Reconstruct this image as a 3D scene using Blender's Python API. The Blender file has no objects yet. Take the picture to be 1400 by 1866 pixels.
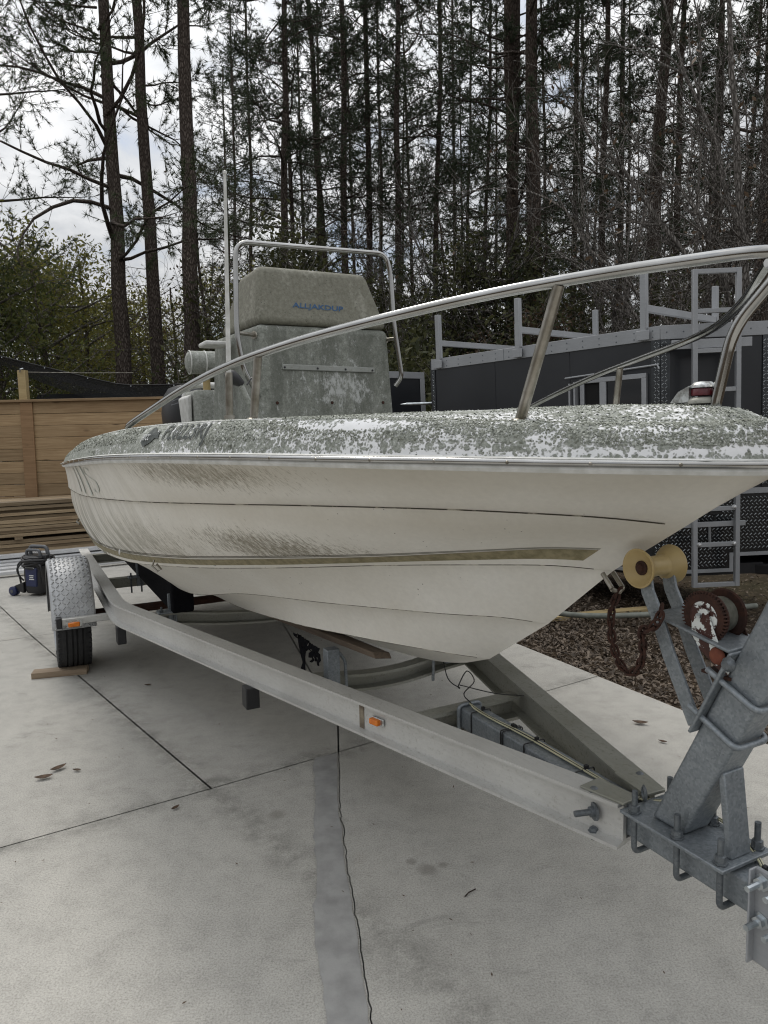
import bpy, bmesh, math, random
import numpy as np
from mathutils import Vector, Matrix, Euler

# ---------------------------------------------------------------- camera, sky, sun, exposure
S = bpy.context.scene
COL = S.collection
PITCH, ROLL = math.radians(6.2), 0.022
cd = bpy.data.cameras.new("camera")
cam = bpy.data.objects.new("camera", cd)
COL.objects.link(cam)
cd.sensor_fit = 'HORIZONTAL'
cd.sensor_width = 36.0
cd.lens = 36.0 * 1310.0 / 1400.0
cd.clip_start, cd.clip_end = 0.05, 3000.0
_fw = Vector((0, math.cos(PITCH), -math.sin(PITCH)))
_r = Vector((1, 0, 0)); _u = _r.cross(_fw)
_r2 = _r * math.cos(ROLL) - _u * math.sin(ROLL)
_u2 = _r * math.sin(ROLL) + _u * math.cos(ROLL)
cam.matrix_world = Matrix(((_r2.x, _u2.x, -_fw.x, 0), (_r2.y, _u2.y, -_fw.y, 0), (_r2.z, _u2.z, -_fw.z, 1.5), (0, 0, 0, 1)))
S.camera = cam

SUN_EL, SUN_AZ = math.radians(52), math.radians(-24)
sun_dir = Vector((math.sin(SUN_AZ) * math.cos(SUN_EL), math.cos(SUN_AZ) * math.cos(SUN_EL), math.sin(SUN_EL)))
w = bpy.data.worlds.new("World"); S.world = w; w.use_nodes = True
nt = w.node_tree; nt.nodes.clear()
def wn(t, **k):
    n = nt.nodes.new(t)
    for a, b in k.items(): setattr(n, a, b)
    return n
def wl(a, b): nt.links.new(a, b)
out = wn('ShaderNodeOutputWorld'); bg = wn('ShaderNodeBackground'); bg.inputs['Strength'].default_value = 0.1
sky = wn('ShaderNodeTexSky', sky_type='NISHITA', sun_disc=False, sun_elevation=SUN_EL, sun_rotation=SUN_AZ)
tc = wn('ShaderNodeTexCoord'); sep = wn('ShaderNodeSeparateXYZ'); wl(tc.outputs['Generated'], sep.inputs[0])
zz = wn('ShaderNodeMath', operation='MAXIMUM'); wl(sep.outputs['Z'], zz.inputs[0]); zz.inputs[1].default_value = 0.0
za = wn('ShaderNodeMath', operation='ADD'); wl(zz.outputs[0], za.inputs[0]); za.inputs[1].default_value = 0.22
dx = wn('ShaderNodeMath', operation='DIVIDE'); wl(sep.outputs['X'], dx.inputs[0]); wl(za.outputs[0], dx.inputs[1])
dy = wn('ShaderNodeMath', operation='DIVIDE'); wl(sep.outputs['Y'], dy.inputs[0]); wl(za.outputs[0], dy.inputs[1])
cmb = wn('ShaderNodeCombineXYZ'); wl(dx.outputs[0], cmb.inputs[0]); wl(dy.outputs[0], cmb.inputs[1])
n1 = wn('ShaderNodeTexNoise'); n1.inputs['Scale'].default_value = 2.6; n1.inputs['Detail'].default_value = 9; n1.inputs['Roughness'].default_value = 0.58
n1.inputs['Distortion'].default_value = 0.35
wl(cmb.outputs[0], n1.inputs['Vector'])
cover = wn('ShaderNodeValToRGB'); cover.color_ramp.elements[0].position = 0.30; cover.color_ramp.elements[1].position = 0.44
cover.color_ramp.elements[0].color = (0.45, 0.45, 0.45, 1); wl(n1.outputs[0], cover.inputs[0])
cl = wn('ShaderNodeValToRGB'); e = cl.color_ramp.elements
e[0].position = 0.34; e[0].color = (4.6, 4.85, 5.2, 1); e[1].position = 0.66; e[1].color = (8.6, 8.6, 8.6, 1)
wl(n1.outputs[0], cl.inputs[0])
mx = wn('ShaderNodeMix', data_type='RGBA'); wl(cover.outputs[0], mx.inputs[0]); wl(sky.outputs[0], mx.inputs[6]); wl(cl.outputs[0], mx.inputs[7])
# thin bright spot of the veiled sun
dot = wn('ShaderNodeVectorMath', operation='DOT_PRODUCT'); wl(tc.outputs['Generated'], dot.inputs[0]); dot.inputs[1].default_value = sun_dir
gl = wn('ShaderNodeMapRange'); gl.inputs['From Min'].default_value = 0.55; gl.inputs['From Max'].default_value = 1.0
gl.inputs['To Min'].default_value = 0.9; gl.inputs['To Max'].default_value = 1.2; wl(dot.outputs['Value'], gl.inputs['Value'])
# overcast sky: the zenith is about three times as bright as the horizon
ov = wn('ShaderNodeMapRange'); ov.inputs['To Min'].default_value = 0.56; ov.inputs['To Max'].default_value = 1.7; wl(zz.outputs[0], ov.inputs['Value'])
glo = wn('ShaderNodeMath', operation='MULTIPLY'); wl(gl.outputs[0], glo.inputs[0]); wl(ov.outputs[0], glo.inputs[1])
sc_ = wn('ShaderNodeVectorMath', operation='SCALE'); wl(mx.outputs[2], sc_.inputs[0]); wl(glo.outputs[0], sc_.inputs['Scale'])
wl(sc_.outputs[0], bg.inputs['Color']); wl(bg.outputs[0], out.inputs[0])

ld = bpy.data.lights.new("sun", 'SUN'); ld.energy = 1.5; ld.angle = math.radians(16); ld.color = (1.0, 0.95, 0.88)
so = bpy.data.objects.new("sun", ld); COL.objects.link(so)
so.rotation_euler = (-sun_dir).to_track_quat('-Z', 'Y').to_euler(); so.location = (0, 0, 30)
S.view_settings.view_transform = 'Standard'; S.view_settings.look = 'None'
S.view_settings.exposure = 0.32; S.view_settings.gamma = 1.0; S.view_settings.use_curve_mapping = False
S.cycles.max_bounces = 6; S.cycles.transparent_max_bounces = 16
S.cycles.use_denoising = True
S.cycles.denoiser = 'OPENIMAGEDENOISE'; S.cycles.denoising_input_passes = 'RGB_ALBEDO_NORMAL'; S.cycles.denoising_prefilter = 'ACCURATE'
S.cycles.filter_width = 1.15

# ---------------------------------------------------------------- helpers
rng = np.random.default_rng(7); random.seed(7)
def tag(o, label=None, cat=None, group=None, kind=None):
    if label: o['label'] = label
    if cat: o['category'] = cat
    if group: o['group'] = group
    if kind: o['kind'] = kind
    return o
def empty(name, loc=(0, 0, 0), rz=0.0, label=None, cat=None, group=None, kind=None):
    o = bpy.data.objects.new(name, None); COL.objects.link(o); o.location = loc; o.rotation_euler = (0, 0, rz)
    o.empty_display_size = 0.1
    return tag(o, label, cat, group, kind)
def link(name, me, parent=None, kind=None):
    o = bpy.data.objects.new(name, me); COL.objects.link(o)
    if parent is not None: o.parent = parent
    if kind: o['kind'] = kind
    return o
def copy_tree(o, parent=None):
    c = o.copy(); COL.objects.link(c)
    if parent is not None: c.parent = parent
    for ch in list(o.children): copy_tree(ch, c)
    return c
def npmesh(name, V, F, m=None, smooth=False):
    """V (n,3), F (k,3) or (k,4) arrays of one face size"""
    V = np.asarray(V, np.float32); F = np.asarray(F, np.int32); k, s = F.shape
    me = bpy.data.meshes.new(name)
    me.vertices.add(len(V)); me.vertices.foreach_set('co', V.ravel())
    me.loops.add(k * s); me.loops.foreach_set('vertex_index', F.ravel())
    me.polygons.add(k); me.polygons.foreach_set('loop_start', np.arange(0, k * s, s, dtype=np.int32))
    me.polygons.foreach_set('loop_total', np.full(k, s, np.int32))
    if smooth: me.polygons.foreach_set('use_smooth', np.ones(k, bool))
    me.update(calc_edges=True)
    if m: me.materials.append(m)
    return me
def frames(P):
    P = [Vector(p) for p in P]; T = []
    for i in range(len(P)):
        a = P[max(0, i - 1)]; b = P[min(len(P) - 1, i + 1)]; T.append((b - a).normalized())
    n = T[0].orthogonal().normalized(); out = []
    for t in T:
        n = (n - t * n.dot(t)); n = n.normalized() if n.length > 1e-6 else t.orthogonal().normalized()
        out.append((n.copy(), t.cross(n)))
    return P, out
def smooth_path(pts, n=8):
    """Catmull-Rom through pts"""
    P = [np.array(p, float) for p in pts]; P = [2 * P[0] - P[1]] + P + [2 * P[-1] - P[-2]]; out = []
    for i in range(1, len(P) - 2):
        for k in range(n):
            t = k / n; a, b, c, d = P[i - 1:i + 3]
            out.append(0.5 * (2 * b + (c - a) * t + (2 * a - 5 * b + 4 * c - d) * t * t + (3 * b - a - 3 * c + d) * t ** 3))
    out.append(P[-2]); return out
def fillet(pts, r, n=5):
    """polyline with rounded corners"""
    P = [Vector(p) for p in pts]; out = [P[0]]
    for i in range(1, len(P) - 1):
        a = (P[i - 1] - P[i]); b = (P[i + 1] - P[i]); d = min(r, a.length * .49, b.length * .49)
        p0 = P[i] + a.normalized() * d; p1 = P[i] + b.normalized() * d
        for k in range(n + 1):
            t = k / n; out.append(p0 * (1 - t) ** 2 + P[i] * 2 * t * (1 - t) + p1 * t * t)
    out.append(P[-1]); return out
class MB:
    def __init__(s): s.v = []; s.f = []; s.M = Matrix.Identity(4)
    def add(s, V, F):
        o = len(s.v); s.v += [tuple(s.M @ Vector(p)) for p in V]; s.f += [tuple(i + o for i in f) for f in F]; return s
    def box(s, x0, x1, y0, y1, z0, z1):
        V = [(x, y, z) for z in (z0, z1) for y in (y0, y1) for x in (x0, x1)]
        return s.add(V, [(0, 2, 3, 1), (4, 5, 7, 6), (0, 1, 5, 4), (2, 6, 7, 3), (0, 4, 6, 2), (1, 3, 7, 5)])
    def hexa(s, B, T):
        return s.add(list(B) + list(T), [(3, 2, 1, 0), (4, 5, 6, 7)] + [(i, (i + 1) % 4, 4 + (i + 1) % 4, 4 + i) for i in range(4)])
    def tube(s, P, r, n=10, cap=True):
        P, fr = frames(P); k = len(P); V = []; F = []
        for i, (p, (a, b)) in enumerate(zip(P, fr)):
            ri = r[i] if hasattr(r, '__len__') else r
            for j in range(n):
                t = 2 * math.pi * j / n; V.append(p + a * (ri * math.cos(t)) + b * (ri * math.sin(t)))
        for i in range(k - 1):
            for j in range(n): F.append((i * n + j, i * n + (j + 1) % n, (i + 1) * n + (j + 1) % n, (i + 1) * n + j))
        if cap: F += [tuple(range(n - 1, -1, -1)), tuple((k - 1) * n + j for j in range(n))]
        return s.add(V, F)
    def sweep(s, P, prof, up=(0, 0, 1), cap=True, closed=True):
        """prof: list of (side, up) offsets, swept along P with fixed up"""
        P = [Vector(p) for p in P]; up = Vector(up); V = []; F = []; n = len(prof)
        for i, p in enumerate(P):
            a = P[max(0, i - 1)]; b = P[min(len(P) - 1, i + 1)]; t = (b - a).normalized()
            sd = t.cross(up).normalized(); uu = sd.cross(t).normalized(); sc = 1.0
            if 0 < i < len(P) - 1:
                c = (p - a).normalized().dot((b - p).normalized()); sc = 1 / max(.5, math.sqrt((1 + c) / 2))
            for (x, y) in prof: V.append(p + sd * (x * sc) + uu * y)
        m = n if closed else n - 1
        for i in range(len(P) - 1):
            for j in range(m): F.append((i * n + j, (i + 1) * n + j, (i + 1) * n + (j + 1) % n, i * n + (j + 1) % n))
        if cap and closed: F += [tuple(range(n)), tuple((len(P) - 1) * n + j for j in range(n - 1, -1, -1))]
        return s.add(V, F)
    def prism(s, poly, d):
        """poly: 3D points of a planar outline, extruded by vector d"""
        n = len(poly); d = Vector(d); V = [Vector(p) for p in poly] + [Vector(p) + d for p in poly]
        return s.add(V, [tuple(range(n - 1, -1, -1)), tuple(range(n, 2 * n))] + [(i, (i + 1) % n, n + (i + 1) % n, n + i) for i in range(n)])
    def lathe(s, prof, c, axis, n=24, arc=None):
        """prof: (radius, along) pairs"""
        c = Vector(c); ax = Vector(axis).normalized(); a = ax.orthogonal().normalized(); b = ax.cross(a); V = []; F = []; k = len(prof)
        for j in range(n):
            t = 2 * math.pi * j / n; d = a * math.cos(t) + b * math.sin(t)
            for (r, h) in prof: V.append(c + d * r + ax * h)
        for j in range(n):
            q = (j + 1) % n
            for i in range(k - 1): F.append((j * k + i, q * k + i, q * k + i + 1, j * k + i + 1))
        return s.add(V, F)
    def cyl(s, a, b, r, n=12):
        return s.tube([a, b], r, n)
    def grid(s, R):
        """rows of points"""
        m = len(R[0]); V = [p for r in R for p in r]
        return s.add(V, [(i * m + j, i * m + j + 1, (i + 1) * m + j + 1, (i + 1) * m + j) for i in range(len(R) - 1) for j in range(m - 1)])
    def mesh(s, name, m, smooth=None):
        me = bpy.data.meshes.new(name); me.from_pydata(s.v, [], s.f); me.update()
        if m: me.materials.append(m)
        if smooth is not None:
            me.shade_smooth(); me.set_sharp_from_angle(angle=math.radians(smooth))
        return me
    def build(s, name, m, parent=None, smooth=None, bevel=0, seg=2, fix=True, kind=None):
        me = s.mesh(name, m, smooth)
        if fix:
            b = bmesh.new(); b.from_mesh(me); bmesh.ops.recalc_face_normals(b, faces=b.faces); b.to_mesh(me); b.free()
            if smooth is not None: me.set_sharp_from_angle(angle=math.radians(smooth))
        o = link(name, me, parent, kind)
        if bevel:
            md = o.modifiers.new('bevel', 'BEVEL'); md.width = bevel; md.segments = seg; md.limit_method = 'ANGLE'; md.angle_limit = math.radians(35)
            md.harden_normals = False; me.shade_smooth(); me.set_sharp_from_angle(angle=math.radians(50))
        return o

# ---------------------------------------------------------------- materials
class NT:
    """short-hand for building a material's node tree"""
    def __init__(s, name):
        s.m = bpy.data.materials.new(name); s.m.use_nodes = True; s.t = s.m.node_tree
        s.b = s.t.nodes['Principled BSDF']; s.tc = None
    def n(s, t, **k):
        q = s.t.nodes.new(t)
        for a, b in k.items(): setattr(q, a, b)
        return q
    def l(s, a, b): s.t.links.new(a, b)
    def co(s, sx=1, sy=1, sz=1, rot=(0, 0, 0), loc=(0, 0, 0)):
        if s.tc is None: s.tc = s.n('ShaderNodeTexCoord')
        mp = s.n('ShaderNodeMapping'); mp.inputs['Scale'].default_value = (sx, sy, sz); mp.inputs['Rotation'].default_value = rot; mp.inputs['Location'].default_value = loc
        s.l(s.tc.outputs['Object'], mp.inputs[0]); return mp.outputs[0]
    def noise(s, vec, scale, detail=6, rough=.55, dist=0):
        q = s.n('ShaderNodeTexNoise'); q.inputs['Scale'].default_value = scale; q.inputs['Detail'].default_value = detail
        q.inputs['Roughness'].default_value = rough; q.inputs['Distortion'].default_value = dist; s.l(vec, q.inputs['Vector']); return q.outputs[0]
    def voro(s, vec, scale, feat='F1', out='Distance', rand=1):
        q = s.n('ShaderNodeTexVoronoi', feature=feat); q.inputs['Scale'].default_value = scale; q.inputs['Randomness'].default_value = rand
        s.l(vec, q.inputs['Vector']); return q.outputs[out]
    def ramp(s, f, stops):
        q = s.n('ShaderNodeValToRGB'); e = q.color_ramp.elements
        while len(e) < len(stops): e.new(.5)
        for i, (p, c) in enumerate(stops):
            e[i].position = p; e[i].color = (c, c, c, 1) if not hasattr(c, '__len__') else (*c, 1)
        s.l(f, q.inputs[0]); return q.outputs[0]
    def mix(s, f, a, b, blend='MIX'):
        q = s.n('ShaderNodeMix', data_type='RGBA', blend_type=blend)
        for v, i in ((f, 0), (a, 6), (b, 7)):
            if hasattr(v, 'is_linked') or hasattr(v, 'links'): s.l(v, q.inputs[i])
            elif i == 0: q.inputs[0].default_value = v
            else: q.inputs[i].default_value = (*v, 1)
        return q.outputs[2]
    def math(s, op, a, b=0.0):
        q = s.n('ShaderNodeMath', operation=op)
        for v, i in ((a, 0), (b, 1)):
            if hasattr(v, 'links'): s.l(v, q.inputs[i])
            else: q.inputs[i].default_value = v
        return q.outputs[0]
    def rng(s, v, a, b, c=0.0, d=1.0):
        q = s.n('ShaderNodeMapRange'); s.l(v, q.inputs[0])
        for i, x in enumerate((a, b, c, d)): q.inputs[i + 1].default_value = x
        return q.outputs[0]
    def sep(s):
        if s.tc is None: s.tc = s.n('ShaderNodeTexCoord')
        q = s.n('ShaderNodeSeparateXYZ'); s.l(s.tc.outputs['Object'], q.inputs[0]); return q.outputs
    def bump(s, h, strength=.3, dist=.01):
        q = s.n('ShaderNodeBump'); q.inputs['Strength'].default_value = strength; q.inputs['Distance'].default_value = dist
        s.l(h, q.inputs['Height']); s.l(q.outputs[0], s.b.inputs['Normal'])
    def rand(s): return s.n('ShaderNodeObjectInfo').outputs['Random']
    def col(s, v):
        if hasattr(v, 'links'): s.l(v, s.b.inputs['Base Color'])
        else: s.b.inputs['Base Color'].default_value = (*v, 1)
    def fin(s, rough=.6, metal=0.0, spec=.5):
        if hasattr(rough, 'links'): s.l(rough, s.b.inputs['Roughness'])
        else: s.b.inputs['Roughness'].default_value = rough
        s.b.inputs['Metallic'].default_value = metal; s.b.inputs['Specular IOR Level'].default_value = spec; return s.m
def simple(name, a, b=None, scale=10, rough=.6, metal=0, bump=0, bscale=60, bdist=.003, stretch=(1, 1, 1), spec=.5, lo=.35, hi=.68, rnd=0):
    q = NT(name); b = b or tuple(c * .78 for c in a); v = q.co(*stretch)
    c = q.ramp(q.noise(v, scale), [(lo, b), (hi, a)])
    if rnd:
        c = q.mix(1.0, c, q.ramp(q.rand(), [(0, 1 - rnd), (1, 1 + rnd * .4)]), 'MULTIPLY')
    q.col(c)
    if bump: q.bump(q.noise(v, bscale, 8, .6), bump, bdist)
    return q.fin(rough, metal, spec)
def wood(name, a, b, knot=True, rnd=.25, rough=.75):
    """sawn board: grain runs along local X"""
    q = NT(name); r = q.rand()
    off = q.n('ShaderNodeCombineXYZ'); q.l(q.math('MULTIPLY', r, 37.0), off.inputs[0]); q.l(q.math('MULTIPLY', r, 11.0), off.inputs[2])
    add = q.n('ShaderNodeVectorMath', operation='ADD'); q.l(q.co(), add.inputs[0]); q.l(off.outputs[0], add.inputs[1])
    mp = q.n('ShaderNodeMapping'); mp.inputs['Scale'].default_value = (1.3, 26, 26); q.l(add.outputs[0], mp.inputs[0])
    g = q.noise(mp.outputs[0], 1.6, 6, .6, .8)
    c = q.ramp(g, [(.3, b), (.5, tuple((x + y) / 2 for x, y in zip(a, b))), (.68, a)])
    big = q.noise(add.outputs[0], 1.7, 3)
    c = q.mix(q.rng(big, .5, .75, 0, .5), c, tuple(x * y for x, y in zip(b, (.85, .75, .7))))
    if knot:
        m2 = q.n('ShaderNodeMapping'); m2.inputs['Scale'].default_value = (1.6, 5, 5); q.l(add.outputs[0], m2.inputs[0])
        k = q.voro(m2.outputs[0], 1.0)
        c = q.mix(q.ramp(k, [(.05, .85), (.13, 0)]), c, (.06, .03, .012))
    c = q.mix(1.0, c, q.ramp(r, [(0, 1 - rnd), (1, 1 + rnd * .3)]), 'MULTIPLY')
    q.col(c); q.bump(g, .25, .003); return q.fin(rough)

def M_concrete():
    q = NT('concrete'); v = q.co()
    big = q.noise(v, .55, 5, .6); c = q.ramp(big, [(.3, (.375, .364, .335)), (.7, (.475, .46, .42))])
    fine = q.noise(v, 170, 3, .7); c = q.mix(.9, c, q.ramp(fine, [(.3, .6), (.5, .97), (.72, 1.25)]), 'MULTIPLY'); c = q.mix(.5, c, q.ramp(q.noise(v, 9, 8, .75), [(.3, .62), (.55, 1.0), (.75, 1.12)]), 'MULTIPLY')
    spk = q.voro(v, 95, rand=1); c = q.mix(q.ramp(spk, [(.07, .6), (.13, 0)]), c, (.17, .165, .155))
    # dark mildew streaks dragged by broom and tyres
    st = q.noise(q.co(1.0, 1.9, 1, rot=(0, 0, .45)), 3.6, 11, .76, .6)
    c = q.mix(q.ramp(st, [(.585, 0), (.74, .6)]), c, (.16, .16, .145))
    blot = q.noise(v, 2.4, 8, .7, .5); c = q.mix(q.ramp(blot, [(.63, 0), (.76, .6)]), c, (.12, .12, .11))
    rust = q.noise(q.co(loc=(3.1, 1.7, 0)), 1.1, 4); c = q.mix(q.ramp(rust, [(.68, 0), (.8, .25)]), c, (.34, .24, .12))
    sx, sy, sz = q.sep()
    for nx_, ny_, cc_ in ((-.541, .841, 2.902), (.783, .622, 1.230)):          # mildew gathered along the joints
        dj = q.math('ABSOLUTE', q.math('SUBTRACT', q.math('ADD', q.math('MULTIPLY', sx, nx_), q.math('MULTIPLY', sy, ny_)), cc_))
        mj = q.math('MULTIPLY', q.rng(dj, 0, .11, 1, 0), q.ramp(q.noise(v, 7, 9, .8), [(.42, 0), (.62, .95)]))
        c = q.mix(q.math('MULTIPLY', mj, .75), c, (.12, .118, .105))
    grit = q.noise(v, 34, 10, .85); c = q.mix(q.ramp(grit, [(.57, 0), (.70, .55)]), c, (.17, .165, .15))
    for ox, oy, rr in ((.125, 2.335, .035), (.18, 2.36, .022), (.07, 2.385, .02), (-.45, 2.72, .04)):
        dd_ = q.math('SQRT', q.math('ADD', q.math('POWER', q.math('SUBTRACT', sx, ox), 2.0), q.math('POWER', q.math('SUBTRACT', sy, oy), 2.0)))
        dd_ = q.math('ADD', q.math('DIVIDE', dd_, rr), q.math('MULTIPLY', q.math('SUBTRACT', blot, .5), 2.2))
        c = q.mix(q.rng(dd_, .35, 1.1, .5, 0), c, (.15, .14, .12))
    q.col(c); h = q.mix(.5, q.noise(v, 140, 4, .7), q.noise(v, 26, 6, .6)); q.bump(h, .22, .004); return q.fin(.88, 0, .3)
def M_lichen_deck():
    """white gelcoat with crusty grey-green lichen, bare patches left over"""
    q = NT('lichen_gelcoat'); v = q.co()
    patch = q.noise(v, 6.5, 5, .62, .6); cells = q.voro(v, 60); fine = q.noise(v, 70, 7, .7)
    x, y, z = q.sep()
    warp = q.n('ShaderNodeVectorMath', operation='ADD'); nv = q.n('ShaderNodeTexNoise'); nv.inputs['Scale'].default_value = 60; nv.inputs['Detail'].default_value = 4; q.l(v, nv.inputs['Vector'])
    wsc = q.n('ShaderNodeVectorMath', operation='SCALE'); q.l(nv.outputs['Color'], wsc.inputs[0]); wsc.inputs['Scale'].default_value = .012; q.l(v, warp.inputs[0]); q.l(wsc.outputs[0], warp.inputs[1])
    spots = q.voro(warp.outputs[0], 62); spots2 = q.voro(warp.outputs[0], 130)
    s = q.math('ADD', q.math('MULTIPLY', patch, .95), q.math('MULTIPLY', fine, .25))
    s = q.math('ADD', s, q.math('MULTIPLY', q.math('SUBTRACT', .42, spots), .30)); s = q.math('ADD', s, q.math('MULTIPLY', q.math('SUBTRACT', .42, spots2), .34))
    def gs(ax, rx, cz_, rz_):
        a_ = q.math('POWER', q.math('DIVIDE', q.math('SUBTRACT', x, ax), rx), 2.0); b_ = q.math('POWER', q.math('DIVIDE', q.math('SUBTRACT', z, cz_), rz_), 2.0)
        return q.math('EXPONENT', q.math('MULTIPLY', q.math('ADD', a_, b_), -1.0))
    s = q.math('ADD', s, q.math('MULTIPLY', q.rng(x, -2.4, -1.0, .22, 0), 1.0))
    bare = q.math('MAXIMUM', q.math('MAXIMUM', gs(-.40, .17, 1.512, .022), gs(.19, .05, 1.49, .03)), q.math('MAXIMUM', gs(.06, .03, 1.485, .03), q.math('MULTIPLY', gs(-.2, 1.0, 1.452, .008), .7)))
    s = q.math('SUBTRACT', s, q.math('MULTIPLY', bare, .27))
    mask = q.ramp(s, [(.435, 0), (.53, 1)])
    l1 = q.ramp(q.noise(v, 110, 6, .75), [(.3, (.11, .118, .10)), (.5, (.29, .305, .27)), (.72, (.50, .515, .475))])
    l1 = q.mix(q.ramp(q.noise(v, 14, 5), [(.45, 0), (.7, .45)]), l1, (.15, .16, .13))
    g = q.ramp(q.noise(v, 20, 6), [(.3, (.68, .69, .69)), (.7, (.80, .80, .81))])
    q.col(q.mix(mask, g, l1)); h = q.mix(.6, q.noise(v, 120, 7, .75), q.ramp(cells, [(0, 1), (.6, 0)]))
    q.bump(q.mix(1.0, h, mask, 'MULTIPLY'), .9, .006); return q.fin(.85, 0, .25)
def M_hull():
    q = NT('hull_gelcoat'); v = q.co(); x, y, z = q.sep()
    c = q.ramp(q.noise(v, 3.0, 6, .6), [(.3, (.735, .705, .635)), (.7, (.82, .80, .745))])
    c = q.mix(.25, c, q.ramp(q.noise(v, 60, 5), [(.3, .75), (.7, 1.05)]), 'MULTIPLY')
    def gauss(cx, rx, cz, rz):
        a = q.math('POWER', q.math('DIVIDE', q.math('SUBTRACT', x, cx), rx), 2.0); b = q.math('POWER', q.math('DIVIDE', q.math('SUBTRACT', z, cz), rz), 2.0)
        return q.math('EXPONENT', q.math('MULTIPLY', q.math('ADD', a, b), -1.0))
    sh = q.co(1, 1, 1, rot=(0, .10, 0))
    mp = q.n('ShaderNodeMapping'); mp.inputs['Scale'].default_value = (95, 40, 7); q.l(sh, mp.inputs[0])
    stk = q.noise(mp.outputs[0], 1.0, 8, .72, .3)
    stf = q.noise(mp.outputs[0], 2.6, 8, .8)
    streak = q.math('ADD', q.math('MULTIPLY', stk, .6), q.math('MULTIPLY', stf, .45))
    # upper panel under the rail, lower panel above the stripes, and the green run-offs near the stern
    above = q.rng(q.math('SUBTRACT', z, q.math('ADD', q.math('MULTIPLY', x, .118), 1.208)), 0, .012)
    m1 = q.math('MAXIMUM', gauss(-1.1, .6, 1.39, .07), q.math('MULTIPLY', gauss(-1.05, .5, 1.13, .085), above))
    m1 = q.math('MAXIMUM', m1, q.math('MULTIPLY', q.math('MULTIPLY', gauss(-1.9, .8, 1.05, .18), above), .7))
    f = q.rng(q.math('ADD', streak, q.math('MULTIPLY', m1, .235)), .66, .78, 0, .88)
    c = q.mix(f, c, (.165, .14, .085))
    m2 = q.math('MULTIPLY', q.math('MULTIPLY', q.rng(x, -1.3, -2.4, 0, 1), q.rng(z, .86, 1.25, 1, .25)), above)
    mp2 = q.n('ShaderNodeMapping'); mp2.inputs['Scale'].default_value = (13, 6, .8); q.l(q.co(), mp2.inputs[0])
    run = q.noise(mp2.outputs[0], 1.0, 5, .6)
    f2 = q.math('MULTIPLY', q.ramp(run, [(.44, 0), (.58, .95)]), m2); c = q.mix(f2, c, (.17, .16, .095))
    # general yellowing below the rail and below the knuckle
    dirt = q.math('MAXIMUM', gauss(-.4, 1.1, 1.40, .05), gauss(-.4, 1.2, 1.26, .05))
    c = q.mix(q.math('MULTIPLY', dirt, .35), c, (.42, .37, .27))
    sp = q.voro(q.co(1, 1, .6), 42); sel = q.ramp(q.noise(v, 6, 3), [(.55, 0), (.62, 1)])
    c = q.mix(q.math('MULTIPLY', q.ramp(sp, [(.07, .8), (.11, 0)]), sel), c, (.10, .085, .06))
    q.col(c); q.bump(q.noise(v, 9, 3), .06, .01); return q.fin(.42, 0, .5)
def M_stained_white(name, a=(.15, .16, .135), b=(.40, .41, .38), white=(.62, .63, .62)):
    q = NT(name); v = q.co(); s = q.co(6, 6, 1.1)
    n = q.noise(v, 55, 8, .75); c = q.ramp(n, [(.3, a), (.68, b)])
    p = q.math('ADD', q.math('MULTIPLY', q.noise(s, 1.3, 5), .6), q.math('MULTIPLY', q.noise(v, 45, 6, .7), .5))
    c = q.mix(q.ramp(p, [(.60, 0), (.70, .85)]), c, white)
    d = q.voro(v, 38); c = q.mix(q.ramp(d, [(.08, .7), (.14, 0)]), c, (.07, .075, .06))
    q.col(c); q.bump(n, .35, .003); return q.fin(.8, 0, .3)
def M_console():
    q = NT('algae_stained_console'); v = q.co(); x, y, z = q.sep()
    n = q.math('ADD', q.math('MULTIPLY', q.noise(v, 34, 8, .8), .6), q.math('MULTIPLY', q.noise(v, 120, 3, .8), .4)); c = q.ramp(n, [(.3, (.085, .092, .076)), (.46, (.185, .195, .17)), (.58, (.29, .30, .27)), (.7, (.52, .53, .50))])
    run = q.noise(q.co(9, 9, 1.0), 1.4, 5, .6); c = q.mix(q.ramp(run, [(.38, .6), (.62, 0)]), c, (.09, .095, .08))
    # washed-off patch at the lower middle of the front
    gy = q.math('POWER', q.math('DIVIDE', q.math('SUBTRACT', y, .10), .17), 2.0); gz = q.math('POWER', q.math('DIVIDE', q.math('SUBTRACT', z, 1.73), .10), 2.0)
    gg = q.math('EXPONENT', q.math('MULTIPLY', q.math('ADD', gy, gz), -1.0))
    p = q.math('ADD', q.math('MULTIPLY', gg, .13), q.noise(q.co(1, 1, .55), 30, 9, .82)); c = q.mix(q.ramp(p, [(.575, 0), (.66, .85)]), c, (.46, .47, .46))
    q.col(c); q.bump(n, .4, .003); return q.fin(.82, 0, .3)
def M_alu(name, a=(.46, .46, .44), b=(.36, .355, .335), dirt=(.17, .155, .12), amt=.6):
    q = NT(name); v = q.co(); c = q.ramp(q.noise(v, 2.5, 6), [(.3, b), (.7, a)])
    sp = q.noise(v, 75, 6, .78); big = q.noise(q.co(loc=(2, 5, 1)), 1.6, 4)
    c = q.mix(q.math('MULTIPLY', q.ramp(sp, [(.54, 0), (.66, amt)]), q.ramp(big, [(.4, .15), (.6, 1)])), c, dirt)
    c = q.mix(.2, c, q.ramp(q.noise(q.co(2, 30, 30), 4, 4), [(.3, .6), (.7, 1.1)]), 'MULTIPLY')
    q.col(c); q.bump(sp, .12, .002); return q.fin(.52, .45, .5)
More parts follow.
